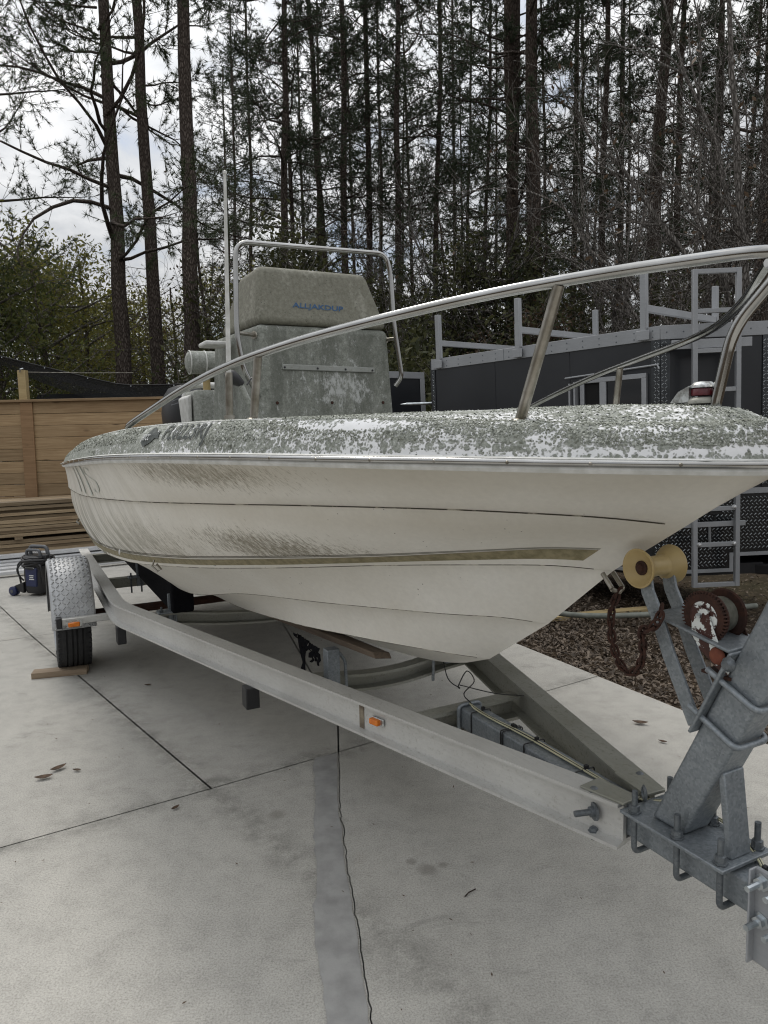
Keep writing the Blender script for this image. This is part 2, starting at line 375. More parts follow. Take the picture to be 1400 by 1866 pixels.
def M_galv(name='galvanised_steel', k=1.0):
    q = NT(name); v = q.co(); sp = q.voro(v, 170, out='Color')
    g = q.n('ShaderNodeRGBToBW'); q.l(sp, g.inputs[0])
    c = q.ramp(g.outputs[0], [(0, (.19 * k, .215 * k, .235 * k)), (1, (.31 * k, .335 * k, .355 * k))])
    c = q.mix(.5, c, q.ramp(q.noise(v, 7, 8, .7), [(.3, .55), (.7, 1.25)]), 'MULTIPLY')
    w_ = q.noise(v, 120, 5, .7); c = q.mix(q.ramp(w_, [(.62, 0), (.75, .5)]), c, (.52, .54, .55))
    q.col(c); q.bump(q.noise(v, 90, 4), .12, .002); return q.fin(.5, .55, .5)
def M_diamond(name, base, rough, metal, contrast=.4):
    """fine weathering of a tread-plate sheet; the raised bars are geometry"""
    q = NT(name); v = q.co(); q.col(q.ramp(q.noise(v, 9, 6), [(.3, tuple(c * (1 - contrast) for c in base)), (.7, base)])); return q.fin(rough, metal)
def M_bark(name, a, b):
    q = NT(name); v = q.co(1, 1, .28)
    k = q.voro(v, 34, 'DISTANCE_TO_EDGE'); n = q.noise(v, 30, 8, .75)
    h = q.math('ADD', q.ramp(k, [(0, 0), (.25, .8)]), q.math('MULTIPLY', n, .4)); q.col(q.ramp(h, [(.15, tuple(c * .5 for c in a)), (.6, a), (1.0, b)]))
    q.bump(h, .9, .02); return q.fin(.95, 0, .1)
def M_leaf(name, a, b, trans=.25):
    q = NT(name); geo = q.n('ShaderNodeNewGeometry'); c = q.ramp(geo.outputs['Random Per Island'], [(0, a), (1, b)])
    q.col(q.mix(1.0, c, q.ramp(q.rand(), [(0, .8), (1, 1.15)]), 'MULTIPLY')); m = q.fin(.65, 0, .25)
    tr = q.n('ShaderNodeBsdfTranslucent'); q.l(c, tr.inputs[0]); ms = q.n('ShaderNodeMixShader'); ms.inputs[0].default_value = trans
    q.l(q.b.outputs[0], ms.inputs[1]); q.l(tr.outputs[0], ms.inputs[2]); q.l(ms.outputs[0], q.t.nodes['Material Output'].inputs[0]); return m
def M_patchy(name, paint, rust, scale=9, lo=.47, hi=.5, rough=.6, metal=0.0, rust2=None):
    q = NT(name); v = q.co(); r = q.ramp(q.noise(v, 60, 8, .75), [(.3, rust), (.7, rust2 or tuple(c * 2 for c in rust))])
    q.col(q.mix(q.ramp(q.noise(v, scale, 5, .6, .4), [(lo, 0), (hi, 1)]), r, paint)); q.bump(q.noise(v, 70, 6, .7), .4, .003); return q.fin(rough, metal)
def M_dirt():
    q = NT('leafy_dirt'); v = q.co(); n = q.noise(v, 14, 9, .72)
    c = q.ramp(n, [(.3, (.022, .016, .011)), (.55, (.06, .044, .03)), (.75, (.13, .10, .068))])
    c = q.mix(q.ramp(q.voro(v, 22), [(.16, .7), (.3, 0)]), c, (.16, .12, .08))
    c = q.mix(q.ramp(q.noise(v, .35, 4), [(.5, 0), (.7, .45)]), c, (.035, .045, .016))
    q.col(c); q.bump(n, .8, .03); return q.fin(.95, 0, .1)
def M_mesh_cloth():
    q = NT('black_shade_mesh'); v = q.co(3, 30, 30); q.col(q.ramp(q.noise(v, 6, 6, .7), [(.3, (.016, .017, .018)), (.7, (.06, .062, .065))])); m = q.fin(.8, 0, .2)
    tr = q.n('ShaderNodeBsdfTransparent'); ms = q.n('ShaderNodeMixShader')
    q.l(q.ramp(q.noise(q.co(1, 6, 6), 5, 5), [(.3, .12), (.7, .34)]), ms.inputs[0]); q.l(q.b.outputs[0], ms.inputs[1]); q.l(tr.outputs[0], ms.inputs[2])
    q.l(ms.outputs[0], q.t.nodes['Material Output'].inputs[0]); return m

concrete = M_concrete(); patchm = simple('grey_repair_mortar', (.325, .322, .312), (.235, .232, .226), 13, .85, 0, .3, 150, .003, lo=.3, hi=.62)
dark_gap = simple('joint_dirt', (.05, .047, .042), None, 30, .95)
lichen_deck = M_lichen_deck(); hullm = M_hull(); consolem = M_console()
whitestain = M_stained_white('mildewed_vinyl'); coverm = M_stained_white('mildewed_canvas', (.125, .122, .095), (.245, .24, .195), (.31, .305, .26))
inner_white = simple('cockpit_gelcoat', (.5, .5, .47), (.3, .31, .28), 12, .7)
vinylwhite = simple('white_moulding', (.68, .68, .66), (.5, .5, .47), 25, .5, 0, .1)
stripem = simple('gold_brown_stripe', (.30, .26, .155), (.19, .165, .09), 40, .6, lo=.38, hi=.62)
pinm = simple('dark_brown_pinstripe', (.10, .082, .05), (.055, .045, .028), 30, .6)
steel = simple('polished_stainless', (.46, .46, .455), (.33, .325, .31), 6, .14, 1.0, .03, 200, .001)
steel_dull = simple('tarnished_stainless', (.42, .40, .36), (.22, .20, .16), 22, .34, .9, .1, 120, .001)
alu = M_alu('trailer_aluminium', (.62, .62, .60), (.50, .495, .475), (.22, .20, .155), .6); alu_clean = M_alu('brushed_aluminium', (.38, .39, .405), (.30, .31, .32), (.2, .2, .2), .3)
alu_dirty = M_alu('algae_stained_aluminium', (.36, .36, .33), (.25, .25, .21), (.10, .10, .055), .8)
galv = M_galv(); galv_dk = M_galv('weathered_galvanised_bolt', .62); zinc = simple('bright_zinc', (.62, .66, .68), (.4, .43, .45), 40, .3, .9)
rusty = M_patchy('rusted_iron', (.055, .032, .026), (.022, .011, .009), 12, .5, .7, .9, .2, (.075, .03, .018))
rust_paint = M_patchy('white_paint_flaking_to_rust', (.66, .69, .67), (.035, .011, .008), 26, .50, .53, .65)
rust_hub = M_patchy('orange_rust', (.20, .065, .035), (.10, .03, .018), 40, .4, .7, .9)
rubber = simple('tyre_rubber', (.028, .028, .029), (.014, .014, .015), 30, .8, 0, .2, 90, .002)
blackp = simple('black_plastic', (.014, .014, .016), None, 20, .45); blackcarpet = simple('black_carpet', (.009, .009, .011), None, 60, .98, 0, .5, 200, .004, spec=.1)
bluep = simple('dark_blue_plastic', (.012, .02, .075), None, 20, .4); greyp = simple('grey_plastic', (.10, .105, .115), None, 20, .45)
amber = simple('amber_lens', (.75, .22, .015), (.6, .14, .01), 40, .25); redlens = simple('dark_red_lens', (.10, .008, .012), None, 40, .3)
polyu = simple('amber_polyurethane', (.50, .385, .185), (.38, .275, .115), 9, .42, 0, .05, 60, .002)
chrome_cap = M_patchy('pitted_chrome', (.6, .62, .62), (.2, .2, .19), 60, .4, .6, .35, .8)
trailer_black = simple('charcoal_metal_skin', (.020, .022, .026), (.014, .0155, .018), 2, .32, 0, .02, 8, .004)
glass_dark = simple('dark_glass', (.006, .007, .009), None, 3, .06)
voidm = simple('dark_interior_paint', (.004, .004, .004), None, 3, .9)
fence_wood = wood('pine_fence_board', (.42, .295, .165), (.27, .178, .09)); post_wood = wood('reddish_fence_post', (.34, .21, .11), (.23, .135, .064), rnd=.1)
cap_wood = wood('fence_cap', (.32, .22, .12), (.2, .13, .066), False)
lumber_a = wood('weathered_lumber', (.38, .29, .18), (.20, .14, .08), True, .5); chock_wood = wood('chock_wood', (.34, .27, .19), (.2, .145, .095), True, .1)
new_wood = wood('new_pine_timber', (.46, .36, .19), (.34, .25, .12), True, .1)
white_plank = simple('white_vinyl_plank', (.66, .67, .68), (.5, .5, .5), 4, .5, rnd=.12)
bark = M_bark('pine_bark', (.085, .068, .058), (.15, .125, .108)); bark_red = M_bark('brown_bark', (.07, .055, .046), (.12, .098, .083)); bark_grey = M_bark('grey_twig_bark', (.17, .155, .14), (.27, .25, .23))
needle = M_leaf('pine_needles', (.035, .048, .026), (.085, .105, .052), .3); needle_dk = M_leaf('shaded_pine_needles', (.03, .042, .026), (.068, .086, .048), .3)
leafg = M_leaf('evergreen_leaves', (.042, .056, .02), (.13, .142, .046), .5); leafy = M_leaf('olive_leaves', (.085, .088, .026), (.21, .20, .054), .5)
leafu = M_leaf('understorey_leaves', (.03, .036, .016), (.088, .09, .036), .3)
leafb = M_leaf('brown_dead_leaves', (.07, .045, .026), (.15, .105, .07), .2); litter = M_leaf('leaf_litter', (.04, .03, .022), (.22, .175, .135), .05)
dirt = M_dirt(); shade_mesh = M_mesh_cloth(); wire_b = simple('black_wire', (.012, .012, .012), None, 10, .5); wire_w = simple('cream_wire', (.55, .53, .36), None, 10, .5)
blue_text = simple('faded_blue_letters', (.015, .075, .19), (.05, .10, .16), 45, .6, lo=.3, hi=.55); grey_text = simple('grey_letters', (.022, .028, .027), (.075, .085, .08), 70, .8, lo=.38, hi=.7)
white_text = simple('white_letters', (.6, .61, .6), None, 60, .7)
roofing = simple('neighbour_roof', (.03, .032, .036), None, 12, .9)

# ================================================================ the ground
TH = math.radians(27.0); OX, OY = 0.66, 1.75
FD = (math.sin(TH), -math.cos(TH)); SB = (-math.cos(TH), -math.sin(TH)); BOAT_RZ = TH - math.pi / 2
def bw(t, b): return (OX + FD[0] * t + SB[0] * b, OY + FD[1] * t + SB[1] * b)      # boat frame to ground

gr = []
for i in range(61):
    yy = -8 + 68 * (i / 60) ** 1.3; row = []
    for j in range(71):
        xx = -34 + 68 * j / 70; q = bw(0, 0); d = (xx - OX) * SB[0] + (yy - OY) * SB[1]
        bumpy = 0.03 * math.sin(xx * 1.7 + yy * .9) * math.sin(yy * 1.3) + 0.015 * math.sin(xx * 5.1) * math.cos(yy * 4.3)
        row.append((xx, yy, -0.065 + bumpy * (1 if yy > 9.5 or d < -2.4 else 0.25)))
    gr.append(row)
g = MB().grid(gr).build('ground', dirt, None, 60, kind='structure')
far = MB(); ring = [(-34, -8), (34, -8), (34, 60), (-34, 60)]; R_ = 1500
far.add([(x, y, -.09) for x, y in ring] + [(x * R_ / 30, (y - 20) * R_ / 30 + 20, -.09) for x, y in ring], [(i, (i + 1) % 4, 4 + (i + 1) % 4, 4 + i) for i in range(4)])
far.build('ground_beyond', dirt, None, kind='structure')

drive = empty('concrete_driveway', (0, 0, 0), kind='structure')
def slab(poly, seed, gap=.004, z1=0.0):
    """one cast slab: outline pulled in by the joint gap, edges eased"""
    P = np.array(poly, float); c = P.mean(0); n = len(P); Q = []
    for i in range(n):
        a, b, d = P[i - 1], P[i], P[(i + 1) % n]
        e1 = (b - a) / (np.linalg.norm(b - a) + 1e-9); e2 = (d - b) / (np.linalg.norm(d - b) + 1e-9)
        n1 = np.array([-e1[1], e1[0]]); n2 = np.array([-e2[1], e2[0]]); m = n1 + n2; m /= max(.4, np.dot(m, n1)); Q.append(b + m * gap)
    Q = np.array(Q)
    m = MB(); top = [(x, y, z1) for x, y in Q]; V = top + [(x, y, z1 - .11) for x, y in Q]
    m.add(V, [tuple(range(n))] + [(i, n + i, n + (i + 1) % n, (i + 1) % n) for i in range(n)])
    o = m.build('concrete_slab', concrete, drive)
    return o
def W(t, b): return list(bw(t, b))
def zig(a, b, n, amp, seed):
    r = np.random.default_rng(seed); a = np.array(a); b = np.array(b); d = b - a; nn = np.array([-d[1], d[0]]) / np.linalg.norm(d); off = 0; out = []
    for i in range(1, n):
        off = off * .75 + r.normal(0, amp); out.append(list(a + d * i / n + nn * off * math.sin(math.pi * i / n) ** .3))
    return out
EDGE = -1.69
# transverse joint A, its meeting points with the lengthwise joint and the crack
Aw, Ab, Ac, Ae = W(-1.42, 4.6), W(-1.716, .73), W(-1.773, .109), W(-1.95, EDGE)
crack0 = zig(Ac, W(-1.264, .323), 26, .0028, 1) + [W(-1.264, .323)] + zig(W(-1.264, .323), W(-.978, .427), 20, .0028, 6) + [W(-.978, .427)] + zig(W(-.978, .427), W(-.74, .504), 16, .0028, 7); crack1 = zig(W(-.74, .504), W(-.27, .670), 30, .0028, 2)
crack = [Ac] + crack0 + [W(-.74, .504)] + crack1 + [W(-.27, .670)] + zig(W(-.27, .670), W(1.9, 1.38), 60, .004, 3) + [W(1.9, 1.38)]
slab([Aw, Ab] + crack + [W(4.4, 1.5), W(4.4, 4.6)][0:2], 1, .0019)
slab([Ac, Ae, W(4.4, EDGE), W(4.4, 1.5)] + crack[::-1][:-1], 2, .0019)
Bj = W(-4.83, 1.36); Be = W(-6.9, 1.76); Bl = W(-4.62, 4.6)
slab([Bl, Bj, Ab, Aw], 3)
slab([Bj, W(-4.95, -.6), W(-2.141, -.048), Ac, Ab], 4)
slab([W(-4.95, -.6), W(-5.1, EDGE), Ae, Ac, W(-2.141, -.048)], 5)
slab([W(-7.9, 4.6), W(-7.9, 1.93), Bj, Bl], 6)
slab([W(-7.9, 1.93), W(-8.2, -.02), W(-4.95, -.6), Bj], 7)
slab([W(-8.2, -.02), W(-8.2, EDGE), W(-5.1, EDGE), W(-4.95, -.6)], 8)
for o in drive.children:            # every outline must wind upward
    if o.data.polygons[0].normal.z < 0: o.data.flip_normals()
MB().add([(*W(4.5, EDGE + .02), -.045), (*W(4.5, 4.6), -.045), (*W(-8.1, 4.6), -.045), (*W(-8.1, EDGE + .02), -.045)], [(3, 2, 1, 0)]).build('joint_bed', dark_gap, drive)
# smooth grey repair mortar trowelled along the crack
rp = []; r_ = np.random.default_rng(4); cpts = [p for p in crack if True]
L_ = [(-2.2, .06), (-1.70, .268), (-1.675, .279), (-1.277, .431), (-.802, .613), (-.525, .712), (-.323, .768), (.2, .96), (.8, 1.16), (1.9, 1.52)]
lt = np.linspace(-1.76, 1.9, 90); lb = np.interp(lt, [q[0] for q in L_], [q[1] for q in L_]) + r_.normal(0, .0028, 90) + np.repeat(r_.normal(0, .007, 15), 6)
cr = np.array([[(x - OX) * FD[0] + (y - OY) * FD[1], (x - OX) * SB[0] + (y - OY) * SB[1]] for x, y in crack])
cb = np.interp(lt, cr[:, 0], cr[:, 1]) + .009
m = MB(); V = [(*bw(t, b), .0035) for t, b in zip(lt, lb)] + [(*bw(t, b), .0035) for t, b in zip(lt, cb)]
m.add(V, [(i, i + 1, 91 + i, 90 + i) for i in range(89)]).build('repair_strip', patchm, drive)

# leaf litter on the dirt beside and beyond the slab
def scatter_leaves(name, n, region, m, size, zf, seed, par=None):
    r = np.random.default_rng(seed); P = region(r, n); n = len(P); a = r.uniform(0, 6.28, n); L = size * r.uniform(.5, 1.3, n); Wd = L * r.uniform(.25, .5, n)
    tx = r.normal(0, .45, n); ty = r.normal(0, .4, n); base = np.zeros((n, 3)); base[:, :2] = P; base[:, 2] = zf + r.uniform(.0, .03, n)
    u = np.stack([np.cos(a), np.sin(a), tx], 1); v = np.stack([-np.sin(a), np.cos(a), ty], 1)
    V = np.stack([base - u * L[:, None], base - v * Wd[:, None] + [0, 0, .006], base + u * L[:, None], base + v * Wd[:, None] + [0, 0, .006]], 1).reshape(-1, 3)
    F = np.arange(4 * n).reshape(-1, 4); return link(name, npmesh(name, V, F, m), par, 'stuff')
def reg_side(r, n):
    t = r.uniform(-4.6, 2.2, n * 2); b = EDGE - .02 - np.abs(r.normal(0, 1.3, n * 2)); P = np.array([bw(x, y) for x, y in zip(t, b)]); return P[:n]
lit = scatter_leaves('leaf_litter', 26000, reg_side, litter, .021, -.055, 5)
tag(lit, 'loose dry brown leaves and chips covering the dirt beside the slab', 'leaf litter')

# ================================================================ the boat
boat = empty('fishing_boat', (OX, OY, 0), BOAT_RZ, 'lichen covered white centre console boat standing on the aluminium trailer', 'boat')
def pch(pts, n):
    """points (t,b,z) resampled at even chord length, smooth"""
    P = np.array(pts, float); P = np.array(smooth_path(P, 14)); d = np.r_[0, np.cumsum(np.linalg.norm(np.diff(P, axis=0), axis=1))]; u = np.linspace(0, d[-1], n)
    return np.stack([np.interp(u, d, P[:, k]) for k in range(3)], 1)
NS = 110
rail_p = [(-5.4, 1.02, 1.307), (-4.5, 1.07, 1.334), (-3.5, 1.11, 1.362), (-2.6, 1.13, 1.395), (-1.8, 1.075, 1.428), (-1.2, .97, 1.441), (-.7, .82, 1.443), (-.3, .64, 1.439), (-.1, .52, 1.436), (.1, .37, 1.431), (.24, .215, 1.426), (.31, .095, 1.422), (.33, 0, 1.42)]
knuc_p = [(-5.4, .995, 1.11), (-4.5, 1.048, 1.162), (-3.5, 1.086, 1.2), (-2.6, 1.083, 1.226), (-1.8, .985, 1.254), (-1.2, .83, 1.279), (-.7, .66, 1.301), (-.3, .44, 1.309), (-.1, .28, 1.304), (0, .17, 1.296), (.06, .085, 1.285), (.1, 0, 1.272)]
strp_p = [(-5.4, .92, .83), (-4.5, .955, .84), (-3.5, .97, .866), (-2.6, .92, .917), (-1.8, .80, .991), (-1.2, .64, 1.062), (-.7, .43, 1.122), (-.4, .25, 1.162), (-.25, .14, 1.181), (-.12, .055, 1.188), (-.04, 0, 1.185)]
chin_p = [(-5.4, .905, .79), (-4.5, .935, .80), (-3.5, .955, .826), (-2.6, .90, .876), (-1.8, .77, .958), (-1.2, .60, 1.031), (-.7, .38, 1.095), (-.4, .20, 1.124), (-.25, .095, 1.134), (-.13, 0, 1.128)]
stk2_p = [(-5.4, .62, .63), (-3.5, .62, .645), (-2.6, .60, .675), (-1.8, .52, .812), (-1.2, .39, .877), (-.7, .20, .919), (-.5, .09, .934), (-.39, 0, .925)]
stk3_p = [(-5.4, .36, .55), (-3.5, .37, .565), (-2.6, .38, .59), (-1.67, .36, .69), (-1.2, .275, .732), (-.957, .19, .744), (-.78, .085, .742), (-.69, 0, .735)]
keel_p = [(-5.4, 0, .44), (-3.5, 0, .465), (-2.2, 0, .50), (-1.8, 0, .534), (-1.4, 0, .577), (-1.1, 0, .62), (-.93, 0, .655), (-.83, 0, .683)]
LN = {k: pch(v, NS) for k, v in dict(rail=rail_p, knuc=knuc_p, strp=strp_p, chin=chin_p, stk2=stk2_p, stk3=stk3_p, keel=keel_p).items()}
def off(P, db, dz):
    Q = P.copy(); f = np.clip(P[:, 1] / .05, 0, 1); Q[:, 1] = np.maximum(0, P[:, 1] + db * f); Q[:, 2] += dz * f; return Q
def between(A, B, k, bulge=0.0):
    out = []
    for i in range(1, k + 1):
        s = i / (k + 1); P = A * (1 - s) + B * s; P[:, 1] += bulge * math.sin(math.pi * s) * np.clip(P[:, 1] / .3, 0, 1); out.append(P)
    return out
rows = [LN['rail']] + between(LN['rail'], LN['knuc'], 3, -.006) + [LN['knuc'], off(LN['knuc'], -.014, -.006)]
rows += between(off(LN['knuc'], -.014, -.006), LN['strp'], 4, .022) + [LN['strp'], LN['chin'], off(LN['chin'], -.036, .007)]
rows += between(off(LN['chin'], -.036, .007), LN['stk2'], 3, -.012) + [LN['stk2'], off(LN['stk2'], -.034, .011)]
rows += between(off(LN['stk2'], -.034, .011), LN['stk3'], 3, -.010) + [LN['stk3'], off(LN['stk3'], -.030, .009)]
rows += between(off(LN['stk3'], -.030, .009), LN['keel'], 2, .01) + [LN['keel']]
def mirror(R, s): return [[(p[0], -s * p[1], p[2]) for p in r] for r in R]
seam_shade_dirt = M_patchy('crease_shade_grime', (.42, .39, .32), (.035, .03, .02), 14, .52, .6, .9)
hm = MB()
for s in (1, -1): hm.grid(mirror(rows, s))
tr = [(r[0][0], -r[0][1], r[0][2]) for r in rows]; tr2 = [(r[0][0], r[0][1], r[0][2]) for r in rows][::-1]
hm.add(tr + tr2, [tuple(range(len(tr) * 2))])
hull = hm.mesh('hull', hullm, 24); b_ = bmesh.new(); b_.from_mesh(hull); bmesh.ops.remove_doubles(b_, verts=b_.verts, dist=.0006); bmesh.ops.recalc_face_normals(b_, faces=b_.faces); b_.to_mesh(hull); b_.free(); hull.set_sharp_from_angle(angle=math.radians(22))
hullo = link('hull', hull, boat)
# stripes laid on the hull just above the chine (proud by 1.5 mm)
def hull_band(name, f0, f1, m, u1=1.0, push=.0018):
    A, B = LN['strp'], LN['chin']; k = int(NS * u1); up = between(off(LN['knuc'], -.014, -.006), LN['strp'], 4, .022)[-1]
    def line(f):
        P = A * (1 - f) + B * f if f >= 0 else A * (1 + f) + up * (-f)
        P = P[:k].copy(); P[:, 1] += push * 1.2; P[:, 2] -= push * .1; return P
    mm = MB()
    for s in (1, -1): mm.grid(mirror([line(f0), line(f1)], s))
    return mm.build(name, m, hullo, 60, fix=False)
hull_band('stripe', -.12, .60, stripem, .982); hull_band('pinstripe', -.31, -.26, pinm, .984); hull_band('pinstripe', -.43, -.385, pinm, .986)
for nm_, key, r_w in (('knuckle_line', 'knuc', .0016), ('chine_line', 'chin', .0013), ('strake_line', 'stk2', .0011), ('strake_line', 'stk3', .0010)):  # dark lines along the creases: painted shade of the steps mixed with grime
    for s in (1, -1):
        P = off(LN[key], -.0006 if key == 'knuc' else -.001, -.0022 if key == 'knuc' else -.001)[:NS - 1]; MB().tube([(p[0], -s * p[1], p[2]) for p in P], r_w, 5).build('crease_shade_dirt', seam_shade_dirt, hullo)

# deck cap with its rounded shoulder
dtop_p = [(-5.4, .92, 1.412), (-4.55, .965, 1.428), (-3.55, .99, 1.465), (-2.65, 1.01, 1.508), (-1.85, .96, 1.540), (-1.25, .865, 1.552), (-.75, .73, 1.551), (-.35, .565, 1.540), (-.15, .455, 1.529), (.0, .35, 1.519), (.12, .235, 1.511), (.21, .13, 1.509), (.255, .05, 1.512), (.27, 0, 1.515)]
DT = pch(dtop_p, NS); RL = LN['rail'].copy(); RL[:, 2] += .008
NV = 12
def cap_pt(i, v):
    a = v * math.pi / 2; p = RL[i]; d = DT[i]
    lat = 1 - math.cos(a) ** .75 if v < 1 else 1.0; hz = math.sin(a) ** .82
    lat = .25 * hz + .75 * lat
    return np.array([p[0] + (d[0] - p[0]) * lat, p[1] + (d[1] - p[1]) * lat, p[2] + (d[2] - p[2]) * hz])
cap_rows = [[cap_pt(i, v / NV) for i in range(NS)] for v in range(NV + 1)]
fwd = DT[:, 0] > -1.5
ZC = np.interp(DT[:, 0], [-1.6, -1.0, -.5, -.1, .1, .18, .23, .27], [1.556, 1.561, 1.564, 1.560, 1.552, 1.545, 1.532, 1.515])
inn = DT.copy(); inn[:, 1] = np.where(fwd, 0, DT[:, 1] - .20); inn[:, 2] = np.where(fwd, np.maximum(ZC, DT[:, 2]), DT[:, 2] + .004)
crown = []
for f_ in (.12, .3, .5, .75): 
    P_ = DT * (1 - f_) + inn * f_; P_[:, 2] = DT[:, 2] + (inn[:, 2] - DT[:, 2]) * (1 - (1 - f_) ** 2); crown.append(P_)
crown.append(inn)
low = inn.copy(); low[:, 2] = np.where(fwd, inn[:, 2] - .05, 1.0)
dm = MB()
for s in (1, -1):
    dm.grid(mirror(cap_rows + crown, s))
dko = dm.build('deck_cap', lichen_deck, boat, 50)
md = MB()
for s in (1, -1): md.grid(mirror([inn, low], s))
md.grid([[(p[0], -p[1], p[2]) for p in low], [(p[0], 0, p[2]) for p in low], [(p[0], p[1], p[2]) for p in low]])
md.add([(-5.4, -.92, 1.41), (-5.4, .92, 1.41), (-5.4, .92, 1.0), (-5.4, -.92, 1.0)], [(0, 1, 2, 3)])
md.build('cockpit_liner', inner_white, boat, 40)
# lichen flakes crusted on the cap
def flakes(n, side, seed):
    r = np.random.default_rng(seed); G = np.array(cap_rows + crown); V = []; F = []; cnt = 0
    ii = np.concatenate([r.uniform(20, NS - 1.01, n // 2), r.uniform(NS * .55, NS - 1.01, n - n // 2)]); vv = r.uniform(.3, len(G) - 1.01, n); nsd = r.random(n)
    ph = r.uniform(0, 6, 24); fx = r.uniform(3, 16, 24); fy = r.uniform(.3, 1.6, 24)
    for q in range(n):
        i, v = ii[q], vv[q]; a, b = int(v), int(i); fv, fi = v - a, i - b
        p = (G[a][b] * (1 - fv) + G[a + 1][b] * fv) * (1 - fi) + (G[a][b + 1] * (1 - fv) + G[a + 1][b + 1] * fv) * fi
        w_ = sum(math.sin(fx[k] * p[0] + fy[k] * v + ph[k]) for k in range(24)) / 24 * 3.2
        edge = 1.4 if v < 2.6 else 0
        if w_ - edge + .9 < nsd[q] * 1.2: continue
        # bare scrubbed patches
        if ((p[0] + .40) / .20) ** 2 + ((v - 7.2) / 2.2) ** 2 < .8 + .5 * nsd[q]: continue
        if ((p[0] - .02) / .07) ** 2 + ((v - 4) / 2.5) ** 2 < nsd[q]: continue
        if -1.42 < p[0] < -.9 and 1 < v < 9.4: continue
        tu = G[a][b + 1] - G[a][b]; tv = G[min(a + 1, len(G) - 1)][b] - G[a][b]; nn = np.cross(tv, tu); l = np.linalg.norm(nn)
        if l < 1e-9: continue
        nn /= l
        if nn[1] < 0 and abs(nn[1]) > .3: nn = -nn
        if nn[2] < -.2: nn = -nn
        tu = tu / (np.linalg.norm(tu) + 1e-9); tv = np.cross(nn, tu); s = r.uniform(.0014, .0040) * (1.3 if p[0] < -.5 else 1); lift = r.uniform(.0003, .0022); o = len(V); k = 5
        tilt = r.normal(0, .34, 2)
        c = p + nn * (lift + .0012); V.append((c[0], -side * c[1], c[2]))
        for j in range(k):
            t = 6.283 * j / k + r.uniform(-.4, .4); rr = s * r.uniform(.6, 1.25); dd = tu * (math.cos(t) * rr) + tv * (math.sin(t) * rr)
            e_ = p + dd + nn * (lift * .5 + (math.cos(t) * tilt[0] + math.sin(t) * tilt[1]) * s); V.append((e_[0], -side * e_[1], e_[2]))
        F += [(o, o + 1 + j, o + 1 + (j + 1) % k) for j in range(k)]
    return np.array(V), np.array(F)
q = NT('lichen_flake'); geo = q.n('ShaderNodeNewGeometry')
q.col(q.mix(q.ramp(q.noise(q.co(), 16, 4), [(.42, 0), (.7, .5)]), q.ramp(geo.outputs['Random Per Island'], [(0, (.15, .16, .135)), (.5, (.30, .315, .275)), (.85, (.45, .465, .42)), (1, (.6, .61, .58))]), (.16, .165, .125))); lichm = q.fin(.9, 0, .15)
V, F = flakes(52000, 1, 11); link('lichen', npmesh('lichen', V, F, lichm), dko, 'stuff')
V, F = flakes(3000, -1, 12); link('lichen', npmesh('lichen', V, F, lichm), dko, 'stuff')
# a moulded line along the shoulder
ln = MB(); ln.tube([(*cap_pt(i, .80) * np.array([1, -1, 1]),)[0:3] for i in range(4, 88)], .0035, 6); ln.build('moulding_line', vinylwhite, dko, 60)

# rub rail: white base with a half-round stainless insert and screws
def rail_sweep(prof, name, m, par, n0=0):
    mm = MB()
    P = [(p[0], -p[1], p[2]) for p in LN['rail'][n0:]] ; Q = [(p[0], p[1], p[2]) for p in LN['rail'][n0:]][::-1]
    mm.sweep(P + Q[1:], prof); return mm.build(name, m, par, 40)
rub = rail_sweep([(-.004, -.021), (.010, -.020), (.014, -.012), (.012, -.008), (.012, .010), (.004, .013), (-.004, .012)], 'rub_rail', vinylwhite, boat)
# make sure the profile faces outboard
ins = rail_sweep([(.011, -.007)] + [(.012 + .009 * math.cos(a), .0015 + .008 * math.sin(a)) for a in np.linspace(-1.5, 1.5, 7)] + [(.011, .0095)], 'rail_insert', steel, rub)
sc = MB()
for i in range(6, NS - 2, 3):
    p = LN['rail'][i]; t = LN['rail'][i + 1] - LN['rail'][i - 1]; t /= np.linalg.norm(t); nb = np.array([t[1] * -1 * -1, 0, 0])
    nrm = np.array([-t[1], t[0], 0]); nrm = nrm if nrm[1] > 0 else -nrm; c = p + nrm * .0215
    c = np.array([c[0], -c[1], c[2] + .001]); nl = (nrm[0], -nrm[1], 0); sc.lathe([(0, .0012), (.003, .001), (.0042, -.001)], c, nl, 8)
sc.build('rail_screws', steel_dull, rub, 40, kind='stuff')

# ---- lettering on the cap and the cover
def text_mesh(body, size, shear=0.0, bold=0.0):
    cu = bpy.data.curves.new('lettering', 'FONT'); cu.body = body; cu.size = size; cu.shear = shear; cu.offset = bold; cu.resolution_u = 3
    o = bpy.data.objects.new('lettering', cu); COL.objects.link(o); bpy.context.view_layer.update()
    me = bpy.data.meshes.new_from_object(o.evaluated_get(bpy.context.evaluated_depsgraph_get())); bpy.data.objects.remove(o); bpy.data.curves.remove(cu)
    b = bmesh.new(); b.from_mesh(me); bmesh.ops.triangulate(b, faces=b.faces); bmesh.ops.subdivide_edges(b, edges=[e for e in b.edges if e.calc_length() > size * .35], cuts=1); bmesh.ops.triangulate(b, faces=b.faces); b.to_mesh(me); b.free(); return me
tcol = np.array([cap_pt(i, .45)[0] for i in range(NS)])
def on_cap(t, v, push):
    i = float(np.interp(t, tcol, np.arange(NS))); a = int(min(i, NS - 2)); f = i - a
    p = cap_pt(a, v) * (1 - f) + cap_pt(a + 1, v) * f; p[1] += push; p[2] += push * .35; return (p[0], -p[1], p[2])
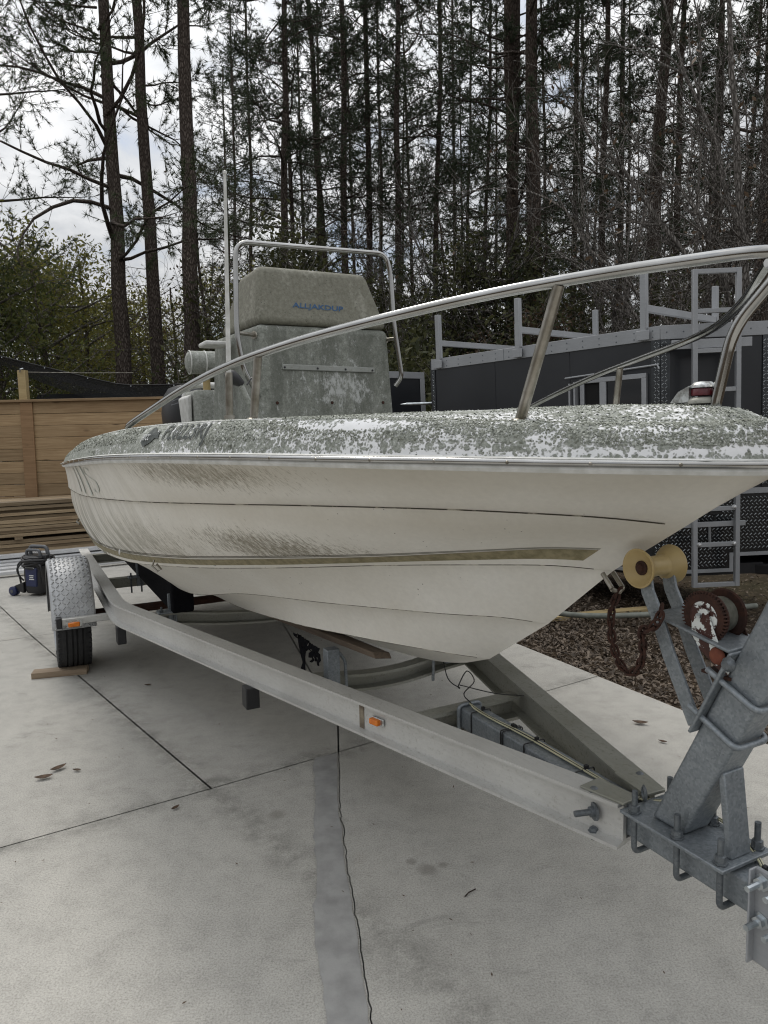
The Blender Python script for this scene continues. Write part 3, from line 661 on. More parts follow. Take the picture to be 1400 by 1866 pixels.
def wrap_text(body, t0, t1, v0, v1, m, name, push, shear=.25, bold=.0):
    me = text_mesh(body, 1.0, shear, bold); co = np.array([v.co[:] for v in me.vertices]); lo, hi = co.min(0), co.max(0)
    for v in me.vertices:
        a = (v.co.x - lo[0]) / (hi[0] - lo[0]); b = (v.co.y - lo[1]) / (hi[1] - lo[1]); v.co = on_cap(t0 + (t1 - t0) * a, v0 + (v1 - v0) * b, push)
    me.materials.clear(); me.materials.append(m); return link(name, me, dko)
wrap_text('FL0223RJ', -1.20, -.915, .10, .70, grey_text, 'registration_letters', .0042, .16, .006)
# grey fish-shaped badge with the model letters
fish = [(-1.375, .22), (-1.36, .34), (-1.345, .40), (-1.325, .62), (-1.315, .70), (-1.30, .60), (-1.288, .62), (-1.272, .50), (-1.255, .42), (-1.235, .52), (-1.24, .40), (-1.232, .28), (-1.262, .30), (-1.282, .22), (-1.30, .18), (-1.34, .12)]
mf = MB(); cc = (-1.305, .36); nf = len(fish); mf.add([on_cap(*cc, .005)] + [on_cap(t, v, .0035) for t, v in fish], [(0, 1 + i, 1 + (i + 1) % nf) for i in range(nf)])
bad = mf.build('fish_badge', grey_text, dko, fix=False)
wrap_text('197CC', -1.362, -1.296, .24, .40, white_text, 'badge_letters', .0075, .2, .02)

# faded teal decal strokes and the tail of a letter near the stern quarter
teal = M_patchy('faded_teal_decal', (.47, .52, .48), (.64, .63, .57), 35, .40, .62, .5, rust2=(.62, .60, .53))
dp = MB(); i0 = int(np.argmin(np.abs(LN['rail'][:, 0] + 2.45)))
def hp(t, v):
    A = [np.interp(t, LN['rail'][:, 0], LN['rail'][:, k]) for k in range(3)]; B = [np.interp(t, LN['knuc'][:, 0], LN['knuc'][:, k]) for k in range(3)]
    return (t, -(A[1] * (1 - v) + B[1] * v + .004 - .006 * math.sin(math.pi * v)), A[2] * (1 - v) + B[2] * v)
def stroke(P, w2):
    R = [[hp(t - w2, v) for t, v in P], [hp(t + w2, v) for t, v in P]]; dp.grid(R)
for t, v0, v1 in ((-2.75, .12, .9), (-2.60, .1, .92), (-2.42, .08, .95)): stroke([(t + .04 * k / 6, v0 + (v1 - v0) * k / 6) for k in range(7)], .016)
stroke([(-2.29 + .07 * math.cos(a), .30 + .12 * math.sin(a)) for a in np.linspace(-.3, -3.6, 9)] + [(-2.24 + .06 * math.cos(a), .66 + .2 * math.sin(a)) for a in np.linspace(-.6, 2.6, 9)], .013)
dp.build('teal_decal', teal, hullo, fix=False)

# ---- bow rail and its stanchions
rl = [(-1.93, .955, 1.548), (-1.85, .95, 1.565), (-1.6, .90, 1.617), (-1.3, .84, 1.675), (-1.0, .77, 1.722), (-.7, .68, 1.756), (-.4, .57, 1.780), (-.1, .44, 1.799), (.1, .325, 1.810), (.25, .205, 1.819), (.335, .11, 1.826), (.37, 0, 1.828)]
side = smooth_path(rl, 8); path = [(p[0], -p[1], p[2]) for p in side] + [(p[0], p[1], p[2]) for p in side[::-1][1:]]
port = smooth_path([(-1.93, .955, 1.548), (-1.6, .90, 1.617), (-1.3, .84, 1.675), (-1.0, .77, 1.722), (-.7, .68, 1.752), (-.4, .57, 1.775), (-.17, .42, 1.783), (.073, .2, 1.791), (.223, .05, 1.803), (.30, -.02, 1.821)], 8)
path = [(p[0], -p[1], p[2]) for p in side[:-6]]
rail = MB().tube(path + [(.338, -.06, 1.828), (.335, -.02, 1.824), (.312, .0, 1.806)] + fillet([(.30, 0, 1.795), (.207, 0, 1.708), (.166, 0, 1.54)], .05, 5), .0127, 14).tube(port, .0115, 12).build('bow_rail', steel, boat, 60)
def port_at(t): return np.array([t, np.interp(t, [p[0] for p in port], [p[1] for p in port]), np.interp(t, [p[0] for p in port], [p[2] for p in port])])
def rail_at(t):
    return np.array([t, np.interp(t, [p[0] for p in side], [p[1] for p in side]), np.interp(t, [p[0] for p in side], [p[2] for p in side])])
def deck_at(t):
    return np.array([t, np.interp(t, DT[:, 0], DT[:, 1]) - .035, np.interp(t, DT[:, 0], DT[:, 2])])
for s in (1, -1):
    for tt, tb in ((-.835, -.87), (.06, -.06)):
        if s == -1 and tt > 0: continue
        a = rail_at(tt) if s == 1 else port_at(tt); d = deck_at(tb); MB().tube([(a[0], -s * a[1], a[2] - .008), (d[0], -s * d[1], d[2] - .004)], .0125, 12).lathe([(.0, .006), (.018, .005), (.024, 0)], (d[0], -s * d[1], d[2]), (0, 0, 1), 14).build('rail_stanchion', steel_dull, rail, 50)
# bow light on the tip of the deck
lt_ = MB().lathe([(0, .034), (.020, .033), (.026, .028), (.026, .014)], (.135, 0, 1.556), (0, 0, 1), 18).build('bow_light', redlens, boat, 50)
MB().lathe([(0, .046), (.018, .044), (.0275, .036), (.0275, .031)], (.135, 0, 1.556), (0, 0, 1), 18).prism([(.12, -.028, 1.556), (.07, -.03, 1.556), (.092, -.03, 1.58), (.12, -.028, 1.592)], (0, .02, 0)).build('light_cap', chrome_cap, lt_, 50)
MB().lathe([(.033, 0), (.033, .007), (.026, .014), (0, .014)], (.135, 0, 1.552), (0, 0, 1), 18).build('light_base', alu_dirty, lt_, 50)
# bow eye through the stem
be = MB()
for yy in (-.018, .018): be.tube(fillet([(-.15, yy, 1.12), (-.115, yy, 1.085)], .01), .0065, 8)
be.tube([(-.115, -.02, 1.083), (-.108, 0, 1.075), (-.115, .02, 1.083)], .0065, 8); be.build('bow_eye', steel_dull, boat, 60)

# ---- console
def rbox(name, corners_b, corners_t, m, par, r, seg=3):
    return MB().hexa(corners_b, corners_t).build(name, m, par, bevel=r, seg=seg)
cons = rbox('console', [(-2.03, -.352, .99), (-2.03, .412, .99), (-2.90, .40, .99), (-2.90, -.40, .99)], [(-2.10, -.322, 2.033), (-2.10, .374, 2.033), (-2.72, .36, 2.033), (-2.72, -.375, 2.033)], consolem, boat, .03)
# hinge strip, screws
def cfront(z): return -2.03 - .07 * (z - .99) / 1.043
MB().hexa([(cfront(1.82) + .008, -.212, 1.818), (cfront(1.82) + .008, .284, 1.812), (cfront(1.82) - .01, .284, 1.812), (cfront(1.82) - .01, -.212, 1.818)], [(cfront(1.845) + .008, -.212, 1.845), (cfront(1.845) + .008, .284, 1.838), (cfront(1.845) - .01, .284, 1.838), (cfront(1.845) - .01, -.212, 1.845)]).build('hinge_strip', M_alu('hinge_aluminium', (.33, .34, .32), (.22, .23, .21)), cons, bevel=.003)
hs = MB()
for yy in (-.20, -.03, .12, .27): hs.lathe([(0, .003), (.005, .002), (.006, -.002)], (cfront(1.832) + .009, yy, 1.829 - .012 * (yy + .2)), (1, 0, 0), 8)
hs.build('hinge_screws', blackp, cons)
for yy in (-.245, .04, .325):
    MB().lathe([(0, .004), (.007, .003), (.009, -.004)], (cfront(1.66) + .001, yy, 1.66 + .003 * yy), (1, 0, 0), 10).build('screw_cap', rusty, cons, 50)
# side grab handle of the console and its shelf
MB().box(-2.55, -2.40, -.50, -.37, 1.962, 1.985).build('side_shelf', vinylwhite, cons, bevel=.008)
# canvas-covered windscreen
cov = MB().hexa([(-2.095, -.315, 2.034), (-2.095, .378, 2.034), (-2.66, .36, 2.034), (-2.66, -.36, 2.034)], [(-2.19, -.286, 2.325), (-2.19, .302, 2.325), (-2.50, .285, 2.328), (-2.50, -.28, 2.328)]).build('windscreen_cover', coverm, boat, bevel=.036, seg=4)
# painted hand lettering on the cover front
me = text_mesh('ALLJAKDUP', 1.0, .12, .022); co = np.array([v.co[:] for v in me.vertices]); lo, hi = co.min(0), co.max(0)
for v in me.vertices:
    a = (v.co.x - lo[0]) / (hi[0] - lo[0]); b = (v.co.y - lo[1]) / (hi[1] - lo[1]); y = -.135 + .272 * a; z = 2.113 + .034 * b - .006 * a
    v.co = (-2.095 - .095 * (z - 2.034) / .291 + .0025, y, z)
me.materials.clear(); me.materials.append(blue_text); link('cover_lettering', me, cov)
# grab rail standing in front of the console
fp = [(-2.10, -.325, 1.68), (-2.06, -.372, 1.745), (-2.05, -.41, 1.81), (-2.05, -.437, 1.98), (-2.05, -.424, 2.385), (-2.05, .37, 2.398), (-2.05, .372, 2.30), (-2.05, .384, 2.057), (-2.05, .425, 1.79), (-2.07, .395, 1.745)]
fp[5] = (-2.05, .345, 2.40)
MB().tube(fillet(fp, .065, 6), .0118, 12).build('console_grab_rail', steel, boat, 60)
for a, b in (((-2.05, -.437, 1.978), (-2.12, -.335, 1.98)), ((-2.05, .395, 1.985), (-2.12, .37, 1.985))):
    MB().tube([a, b], .009, 10).lathe([(0, .004), (.018, .003), (.02, -.003)], b, Vector(a) - Vector(b), 12).build('rail_standoff', steel_dull, boat, 60)
# antenna with its holder on the starboard gunwale
ant = MB().tube([(-1.14, -.73, 1.70), (-1.08, -.73, 2.33)], [.0085, .0045], 10)
ao = ant.build('antenna', vinylwhite, boat, 60)
MB().tube([(-1.152, -.73, 1.56), (-1.138, -.73, 1.715)], .0125, 12).lathe([(0, .03), (.018, .028), (.018, 0)], (-1.152, -.73, 1.545), (0, 0, 1), 12).build('antenna_holder', steel_dull, ao, 50)
MB().lathe([(0, .012), (.007, .008), (.007, 0), (.0, -.002)], (-1.08, -.73, 2.33), (0, 0, 1), 8).build('antenna_tip', vinylwhite, ao, 50)
# boat hook / paddle leaning by the console
pd = MB().tube([(-1.50, -.592, 1.715), (-1.50, -.523, 1.55)], .012, 10).build('paddle_shaft', whitestain, boat, 60)
MB().lathe([(0, .07), (.012, .066), (.028, .045), (.022, .015), (.013, -.01), (0, -.012)], (-1.50, -.588, 1.708), (0, -.72, .5), 14).build('paddle_grip', blackp, pd, 60)
MB().tube([(-1.49, -.565, 1.70), (-1.50, -.545, 1.725), (-1.52, -.515, 1.745)], .003, 6).build('tie_strap', blackp, pd)
# leaning post: bolster, posts, seat
bol = MB()
prof = [(0, .012), (.035, .010), (.056, 0), (.068, -.02), (.068, -.86), (.05, -.875), (0, -.88)]
bol.lathe(prof, (-3.1, -.44, 1.945), (0, -1, 0), 22); bo = bol.build('bolster', whitestain, boat, 40)
sm = MB()
for yy in (-.43, -.34): sm.lathe([(.0685, -.004), (.0712, -.002), (.0712, .002), (.0685, .004)], (-3.1, yy, 1.945), (0, 1, 0), 22)
sm.build('bolster_piping', vinylwhite, bo, 50)
for yy in (-.33, .33): MB().tube([(-3.12, yy, 1.30), (-3.11, yy, 1.90)], .022, 10).build('backrest_post', polyu if yy < 0 else steel, boat, 60)
MB().tube(fillet([(-3.42, -.40, 1.45), (-3.42, -.40, 1.835), (-3.42, .36, 1.835), (-3.42, .36, 1.45)], .09, 6), .019, 12).build('seat_hoop', vinylwhite, boat, 60)
st = MB().hexa([(-3.02, -.40, 1.02), (-3.02, .38, 1.02), (-3.40, .38, 1.02), (-3.40, -.40, 1.02)], [(-3.06, -.425, 1.785), (-3.06, .37, 1.785), (-3.34, .37, 1.785), (-3.34, -.425, 1.785)]).build('seat_box', whitestain, boat, bevel=.03, seg=3)
MB().hexa([(-3.10, -.445, 1.55), (-3.10, -.427, 1.55), (-3.32, -.427, 1.55), (-3.32, -.445, 1.55)], [(-3.08, -.462, 1.74), (-3.08, -.430, 1.76), (-3.32, -.430, 1.76), (-3.32, -.462, 1.74)]).build('seat_end_panel', vinylwhite, st, bevel=.012)
# outboard motor hung on the transom
om = MB()
def ring(z, x0, x1, w_, yc=.10): return [(x0 + (x1 - x0) * .5 + (x1 - x0) * .5 * math.cos(a), yc + w_ * math.copysign(abs(math.sin(a)) ** .7, math.sin(a)), z) for a in np.linspace(0, 2 * math.pi, 25)[:-1]]
rg = [ring(1.45, -5.55, -6.05, .15), ring(1.56, -5.50, -6.15, .20), ring(1.75, -5.48, -6.2, .205), ring(1.90, -5.50, -6.15, .185), ring(1.975, -5.56, -6.05, .14), ring(2.0, -5.65, -5.95, .07)]
om.grid([r + [r[0]] for r in rg]); om.add(rg[-1], [tuple(range(24))]); om.add(rg[0], [tuple(range(23, -1, -1))])
cowl = om.build('motor_cowling', blackp, boat, 45)
vn = MB()
for k in range(4): vn.tube([(-5.50 - .02 * k, -.085 + .012 * k, 1.80 + .035 * k), (-5.47, -.03, 1.82 + .035 * k), (-5.475, .05, 1.81 + .035 * k)], .006, 6)
vn.build('cowling_vent', greyp, cowl)
lw = MB(); lw.hexa([(-5.56, .03, .62), (-5.56, .17, .62), (-5.95, .15, .62), (-5.95, .05, .62)], [(-5.56, 0, 1.46), (-5.56, .2, 1.46), (-6.0, .19, 1.46), (-6.0, .01, 1.46)])
lw.hexa([(-5.70, .085, .36), (-5.70, .115, .36), (-5.9, .112, .36), (-5.9, .088, .36)], [(-5.56, .06, .62), (-5.56, .14, .62), (-5.95, .13, .62), (-5.95, .07, .62)])
lw.lathe([(0, .30), (.03, .24), (.05, .12), (.05, -.14), (.03, -.17), (0, -.18)], (-5.78, .1, .52), (1, 0, 0), 14)
low_ = lw.build('motor_leg', blackp, boat, bevel=.01)
pr = MB()
for k in range(3):
    a = k * 2.094; pr.M = Matrix.Translation((-5.95, .1, .52)) @ Matrix.Rotation(a, 4, 'X') @ Matrix.Rotation(.5, 4, 'Z'); pr.hexa([(-.01, -.02, .03), (.01, -.02, .03), (.01, .02, .03), (-.01, .02, .03)], [(-.004, -.06, .17), (.004, -.06, .17), (.004, .07, .15), (-.004, .07, .15)])
pr.build('propeller', galv_dk, low_)
# bottom fittings on the hull side
MB().lathe([(0, .004), (.010, .003), (.014, -.002)], (-2.42, -.962, .955), (0, -1, .1), 12).build('drain_fitting', vinylwhite, boat, 50)
MB().tube([(-2.03, -.862, .962), (-2.02, -.874, .938), (-2.0, -.855, .915), (-1.99, -.84, .925), (-2.0, -.858, .95)], .0045, 6).build('trim_hook', steel_dull, boat, 60)
MB().tube([(-4.4, -1.00, .93), (-4.38, -1.015, .915), (-4.34, -1.0, .90)], .008, 6).build('stern_cleat', steel_dull, boat, 60)

# ================================================================ the boat trailer
tl = empty('boat_trailer', (OX, OY, 0), BOAT_RZ, 'aluminium boat trailer with one wheel showing, carrying the lichen covered boat', 'boat trailer')
def ibeam(P, h=.122, w_=.076, tf=.009, tw=.008):
    a, b = h / 2, w_ / 2; pr_ = [(-b, -a), (b, -a), (b, -a + tf), (tw, -a + tf * 1.5), (tw, a - tf * 1.5), (b, a - tf), (b, a), (-b, a), (-b, a - tf), (-tw, a - tf * 1.5), (-tw, -a + tf * 1.5), (-b, -a + tf)]
    return MB().sweep(P, pr_)
zc = .489
def bend(s):
    rear = (-5.55, .905); p = (-3.13, .905); f = (-.03, .048)
    pts = fillet([(rear[0], -s * rear[1], zc), (p[0], -s * p[1], zc), (f[0], -s * f[1], zc + .002)], .14, 8); return pts
for s in (1, -1): ibeam(bend(s)).build('frame_beam', alu if s == 1 else alu_dirty, tl, 30)
for s in (1, -1):    # bolts and joint plates at the front end
    bb = MB()
    for t in (-.105,):
        b = .048 + (.905 - .048) * (-t - .03) / 3.1
        for z, sg in ((zc + .061, 1), (zc - .05, 1), (zc - .061, -1)):
            c = (t, -s * (b + .014), z)
            bb.lathe([(0, .013 * 1), (.007, .012), (.011, .009), (.012, .003), (.018, .002), (.018, -.001)], c, (0, 0, sg), 6)
        bb.lathe([(0, .06), (.0085, .058), (.0085, .016), (.014, .015), (.014, .006), (.024, .005), (.024, 0)], (t, -s * (b + .01), zc + .004), (-.27, -s * .96, 0), 12)
    bb.build('frame_bolt', galv_dk, tl, 40)
    MB().prism([(-.145, -s * .028, zc + .0625), (-.015, -s * .012, zc + .0625), (-.010, -s * .075, zc + .0625), (-.135, -s * .105, zc + .0625)], (0, 0, .007)).build('joint_plate', alu_dirty, tl, bevel=.002)
# crossmembers
def cross(pts, h, w_, m, th=.012): return MB().sweep(pts, [(-w_ / 2, -h / 2), (w_ / 2, -h / 2), (w_ / 2, -h / 2 + th), (th - w_ / 2, -h / 2 + th), (th - w_ / 2, h / 2 - th), (w_ / 2, h / 2 - th), (w_ / 2, h / 2), (-w_ / 2, h / 2)]).build('crossmember', m, tl, 30)
cross([(-4.17, .90, .475), (-4.17, -.90, .475)], .07, .06, alu_dirty)
cross(smooth_path([(-2.93, -.80, .47), (-2.93, -.6, .465), (-2.93, -.35, .43), (-2.93, 0, .405), (-2.93, .35, .43), (-2.93, .6, .465), (-2.93, .80, .47)], 4), .075, .06, alu_dirty)
cross(smooth_path([(-1.47, -.40, .475), (-1.47, -.28, .465), (-1.47, -.12, .445), (-1.47, 0, .44), (-1.47, .12, .445), (-1.47, .28, .465), (-1.47, .40, .475)], 4), .075, .06, alu_dirty)
cross([(-.87, -.245, .465), (-.87, .245, .465)], .09, .06, alu_dirty)
cross([(-5.4, -.90, .475), (-5.4, .90, .475)], .08, .06, alu_dirty)
# axle, springs
MB().tube([(-3.885, -1.06, .335), (-3.885, 1.06, .335)], .03, 12).build('axle', rusty, tl, 50)
for s in (1, -1):
    MB().sweep(smooth_path([(-4.3, -s * .86, .39), (-3.885, -s * .86, .33), (-3.45, -s * .86, .40)], 5), [(-.024, -.015), (.024, -.015), (.024, .015), (-.024, .015)]).build('leaf_spring', rusty, tl)
    MB().box(-3.47, -3.40, -s * .86 - .03, -s * .86 + .03, .36, .44).build('spring_hanger', blackp, tl, bevel=.006)
MB().box(-1.73, -1.66, -.575, -.515, .335, .428).build('frame_block', blackp, tl, bevel=.005)
MB().box(-3.12, -3.05, -.93, -.88, .32, .428).build('frame_block', blackp, tl, bevel=.005)
bunk_wood = wood('dark_bunk_wood', (.16, .12, .085), (.07, .05, .035), False, .1)  # darker brown than the other timber
# bunks: black carpeted boards with brackets; a bare wooden forward bunk
for s in (1, -1):
    MB().hexa([(-5.3, -s * .52, .505), (-2.87, -s * .52, .505), (-2.87, -s * .645, .505), (-5.3, -s * .645, .505)], [(-5.3, -s * .52, .655), (-2.87, -s * .52, .655), (-2.87, -s * .645, .70), (-5.3, -s * .645, .70)]).build('bunk', blackcarpet, tl, bevel=.012)
    for t in (-2.96, -4.17):
        o = MB().box(t + .03, t + .04, -s * .66, -s * .61, .44, .615).box(t - .02, t + .075, -s * .72, -s * .61, .506, .514).build('bunk_bracket', galv, tl, bevel=.003)
        q_ = MB()
        for yy in (.70, .63):
            q_.tube([(t + .052, -s * yy, .40), (t + .052, -s * yy, .545)], .006, 8).lathe([(.006, .012), (.012, .011), (.012, 0), (.006, 0)], (t + .052, -s * yy, .515), (0, 0, 1), 6)
        q_.build('bracket_bolt', galv_dk, tl)
    MB().hexa([(-2.25, -s * .30, .585), (-1.06, -s * .25, .674), (-1.06, -s * .18, .664), (-2.25, -s * .21, .575)], [(-2.25, -s * .31, .625), (-1.06, -s * .26, .70), (-1.06, -s * .19, .69), (-2.25, -s * .22, .615)]).build('wooden_bunk', bunk_wood, tl, bevel=.004)
    MB().box(-1.43, -1.38, -s * .31, -s * .255, .48, .63).build('bunk_bracket', galv, tl, bevel=.003)
    MB().tube(fillet([(-1.42, -s * .24, .60), (-1.42, -s * .215, .565), (-1.42, -s * .21, .40)], .02), .007, 8).build('bunk_hook', galv, tl, 60)
# torn strips of black carpet hanging from the wooden bunk
tc_ = MB(); r_ = np.random.default_rng(8)
for k in range(9):
    x = -1.80 + .032 * k; L = r_.uniform(.03, .09) if k not in (1, 2) else .26; pts = []
    for i in range(7): pts.append((x + r_.normal(0, .006) + .01 * i * (k < 3), -.285 + r_.normal(0, .006), .60 - L * i / 6))
    wd = [.030 * (1 - .6 * i / 6) + r_.uniform(-.004, .004) for i in range(7)]
    tc_.grid([[(p[0] - w2, p[1], p[2]) for p, w2 in zip(pts, wd)], [(p[0], p[1] - .006, p[2]) for p in pts], [(p[0] + w2, p[1], p[2]) for p, w2 in zip(pts, wd)]])
tc_.build('torn_carpet', blackcarpet, tl, 60)

# wheels under tread-plate fenders
def tread_bars(place, m, name, par):
    """raised bars of diamond plate as joined geometry; place(list of (u,v,ang)) done by caller"""
    return None
def make_wheel(s):
    w_ = MB(); R = .325; yc = -s * 1.125
    prof = [(.20, -.098), (.25, -.103), (.295, -.100), (.315, -.088), (R - .002, -.07), (R, -.052), (R - .009, -.050), (R - .009, -.044), (R + .001, -.042), (R + .002, -.018), (R - .009, -.016), (R - .009, -.010), (R + .003, -.008)]
    prof = prof + [(r, -h) for r, h in prof[::-1]]
    ty = w_.lathe(prof, (-3.885, yc, R), (0, 1, 0), 56).build('tyre', rubber, tl, 30)
    lug = MB()
    for k in range(56):
        for yo in (-.078, .078):
            a = 2 * math.pi * (k + (.5 if yo > 0 else 0)) / 56; c = Vector((-3.885, yc + yo, R)) + Vector((math.cos(a), 0, math.sin(a))) * .3165
            lug.M = Matrix.Translation(c) @ Matrix.Rotation(-a, 4, 'Y'); lug.box(-.006, .0035, -.021, .021, -.0115, .0115)
    lug.build('tread_block', rubber, ty, kind='stuff')
    rim = MB().lathe([(.20, .098), (.205, .104), (.195, .106), (.175, .085), (.16, .06), (.09, .05), (.07, .065), (.045, .07), (.04, .10), (0, .105)], (-3.885, yc, R), (0, -s, 0), 32).build('rim', alu_clean, ty, 35)
    nu = MB()
    for k in range(5):
        a = k * 1.2566; nu.lathe([(0, .02), (.011, .018), (.013, 0)], (-3.885 + .057 * math.cos(a), yc - s * .066, R + .057 * math.sin(a)), (0, -s, 0), 6)
    nu.build('wheel_nut', zinc, rim)
    # fender: half hoop with rolled edges
    f = MB(); RF = .395; pr_ = []; angs = np.linspace(math.radians(2), math.radians(184), 40); rows = []
    cr_ = [(-.128, -.035), (-.126, -.012), (-.114, -.002), (-.06, .002), (0, .003), (.06, .002), (.114, -.002), (.126, -.012), (.128, -.035)]
    for a in angs: rows.append([(-3.885 + (RF + dr) * math.cos(a), yc + y, R + .005 + (RF + dr) * math.sin(a)) for y, dr in cr_])
    fo = f.grid(rows).build('fender', M_fend, tl, 50, fix=False); fo.modifiers.new('thick', 'SOLIDIFY').thickness = .003
    tb = MB()
    for k in range(42):
        a = math.radians(4 + k * 4.3)
        for j in range(9):
            y = -.106 + .0265 * j; c = Vector((-3.885 + (RF + .0032) * math.cos(a), yc + y, R + .005 + (RF + .0032) * math.sin(a)))
            tb.M = Matrix.Translation(c) @ Matrix.Rotation(math.pi / 2 - a, 4, 'Y') @ Matrix.Rotation(.7 if (k + j) % 2 else -.7, 4, 'Z')
            tb.hexa([(-.0125, -.0034, -.001), (.0125, -.0034, -.001), (.0125, .0034, -.001), (-.0125, .0034, -.001)], [(-.009, -.001, .0034), (.009, -.001, .0034), (.009, .001, .0034), (-.009, .001, .0034)])
    tb.build('tread_plate_bar', M_fend, fo, kind='stuff')
    return ty
M_fend = M_diamond('tread_plate_fender', (.50, .51, .52), .55, .4, .3)
for s in (1, -1): make_wheel(s)
# light bars in front of the fenders
for s in (1, -1):
    lb_ = MB().sweep([(-3.47, -s * .88, .40), (-3.47, -s * 1.20, .40)], [(-.022, -.02), (.022, -.02), (.022, .02), (-.022, .02)]).build('light_bar', alu, tl, bevel=.003)
    MB().box(-3.50, -3.435, -s * 1.215 - .016, -s * 1.215 + .016, .365, .43).build('end_cap', blackp, lb_, bevel=.005)
    MB().box(-3.447, -3.44, -s * 1.13 - .045, -s * 1.13 + .045, .368, .405).build('lamp_base', chrome_cap, lb_)
    MB().box(-3.442, -3.422, -s * 1.13 - .036, -s * 1.13 + .03, .370, .398).build('side_lamp', amber, lb_, bevel=.006, seg=3)
# amber marker on the near frame beam
def beam_side(t, z, out=.01):
    b = .048 + (.905 - .048) * (-t - .03) / 3.1; n = Vector((.2663, -.9639, 0)); return Vector((t, -b, z)) + n * out, n
c, n = beam_side(-.93, zc + .006, .010); rot = math.atan2(n.y, n.x)
for s_, m_, nm, hx in ((0, chrome_cap, 'lamp_base', (.004, .030, .014)), (1, amber, 'side_lamp', (.012, .022, .0105))):
    q_ = MB(); q_.M = Matrix.Translation(c) @ Matrix.Rotation(rot, 4, 'Z') @ Matrix.Translation((.004 + s_ * .008, -s_ * .006, 0)); q_.box(-hx[0], hx[0], -hx[1], hx[1], -hx[2], hx[2]); mk = q_.build(nm, m_, tl, bevel=.004, seg=3)
c, n = beam_side(-1.02, zc, .0095); q_ = MB(); q_.M = Matrix.Translation(c) @ Matrix.Rotation(rot, 4, 'Z'); q_.box(-.001, .0012, -.012, .012, -.047, .047)
q_.build('sticker_scar', simple('old_glue_stain', (.26, .22, .16), (.12, .095, .07), 30, .8), tl)

# tongue: square galvanised tube on the centreline
def sqtube(P, h, w_, name, m=None, par=None, bev=.008): return MB().sweep(P, [(-w_ / 2, -h / 2), (w_ / 2, -h / 2), (w_ / 2, h / 2), (-w_ / 2, h / 2)]).build(name, m or galv, par or tl, bevel=bev, seg=3)
tg = sqtube([(-.84, 0, .492), (1.25, 0, .482)], .076, .076, 'tongue')
MB().tube(fillet([(-.815, -.046, .43), (-.815, -.046, .537), (-.815, .046, .537), (-.815, .046, .43)], .02), .007, 8).build('u_bolt', galv, tl, 60)
MB().lathe([(.007, .02), (.018, .02), (.02, .012), (.03, .008), (.03, 0)], (-.815, -.047, .425), (0, 0, 1), 12).build('rusty_nut', rusty, tl, 40)
cp = MB().hexa([(1.2, -.05, .43), (1.2, .05, .43), (1.42, .035, .45), (1.42, -.035, .45)], [(1.2, -.05, .53), (1.2, .05, .53), (1.42, .03, .52), (1.42, -.03, .52)]).lathe([(.0, .04), (.03, .035), (.036, 0), (.034, -.03)], (1.43, 0, .48), (0, 0, 1), 14).build('coupler', galv, tl, bevel=.006)
# base plate with U-bolts
MB().box(-.015, .285, -.083, .083, .534, .543).build('base_plate', galv, tl, bevel=.002)
for t in (.015, .145, .262):
    ub = MB().tube(fillet([(t, -.062, .600), (t, -.062, .438), (t, .062, .438), (t, .062, .605)], .018), .0072, 10)
    for yy in (-.062, .062): ub.lathe([(.0072, .019), (.0125, .0175), (.013, .0035), (.0165, .003), (.0165, 0), (.0072, 0)], (t, yy, .5445), (0, 0, 1), 6)
    ub.build('u_bolt', galv_dk, tl, 45)
# winch post, leaning forward, with its brace
pv = Vector((.10, 0, .545)); pt = Vector((.39, 0, 1.16)); pdv = (pt - pv).normalized()
V_ = []; PW = .088
for zc_, c in ((0, pv), (1, pt)):
    perp = Vector((pdv.z, 0, -pdv.x))
    for a, b in ((-1, -1), (1, -1), (1, 1), (-1, 1)):
        q = c + perp * (a * PW / 2) + Vector((0, b * PW / 2, 0))
        if zc_ == 0: q = q - pdv * ((q.z - .545) / pdv.z)
        V_.append(q)
MB().hexa(V_[:4], V_[4:]).build('winch_post', galv, tl, bevel=.009, seg=3)
MB().hexa([(.252, -.033, .544), (.252, .033, .544), (.268, .033, .544), (.268, -.033, .544)], [(.226, -.033, .735), (.226, .033, .735), (.243, .033, .735), (.243, -.033, .735)]).build('post_brace', galv, tl, bevel=.003)
# clamp bolts round the post
def around(p, r_=.0072):
    perp = Vector((pdv.z, 0, -pdv.x)); h = PW / 2 + .009; a = p - perp * (h + .03); return MB().tube(fillet([a + Vector((0, -h, 0)), p + perp * h + Vector((0, -h, 0)), p + perp * h + Vector((0, h, 0)), a + Vector((0, h, 0))], .02), r_, 10)
for k in (.47, .63): around(pv + (pt - pv) * k).build('u_bolt', galv, tl, 60)
# bow stop bracket: plate on the back of the post, winch shelf and two arms to the roller
perp = Vector((-pdv.z, 0, pdv.x)); P0 = pv + (pt - pv) * .40 + perp * (PW / 2); P1 = pv + (pt - pv) * .74 + perp * (PW / 2)
MB().hexa([P0 + Vector((0, -.066, 0)), P0 + Vector((0, .066, 0)), P0 + perp * .008 + Vector((0, .066, 0)), P0 + perp * .008 + Vector((0, -.066, 0))], [P1 + Vector((0, -.066, 0)), P1 + Vector((0, .066, 0)), P1 + perp * .008 + Vector((0, .066, 0)), P1 + perp * .008 + Vector((0, -.066, 0))]).build('bracket_plate', galv, tl, bevel=.003)
P1 = P1 + perp * .008; P0 = P0 + perp * .008
SE = Vector((.055, 0, 1.062))
MB().hexa([P1 + Vector((0, -.062, -.004)), P1 + Vector((0, .062, -.004)), SE + Vector((0, .062, -.004)), SE + Vector((0, -.062, -.004))], [P1 + Vector((0, -.062, .004)), P1 + Vector((0, .062, .004)), SE + Vector((0, .062, .004)), SE + Vector((0, -.062, .004))]).build('winch_shelf', galv, tl, bevel=.003)
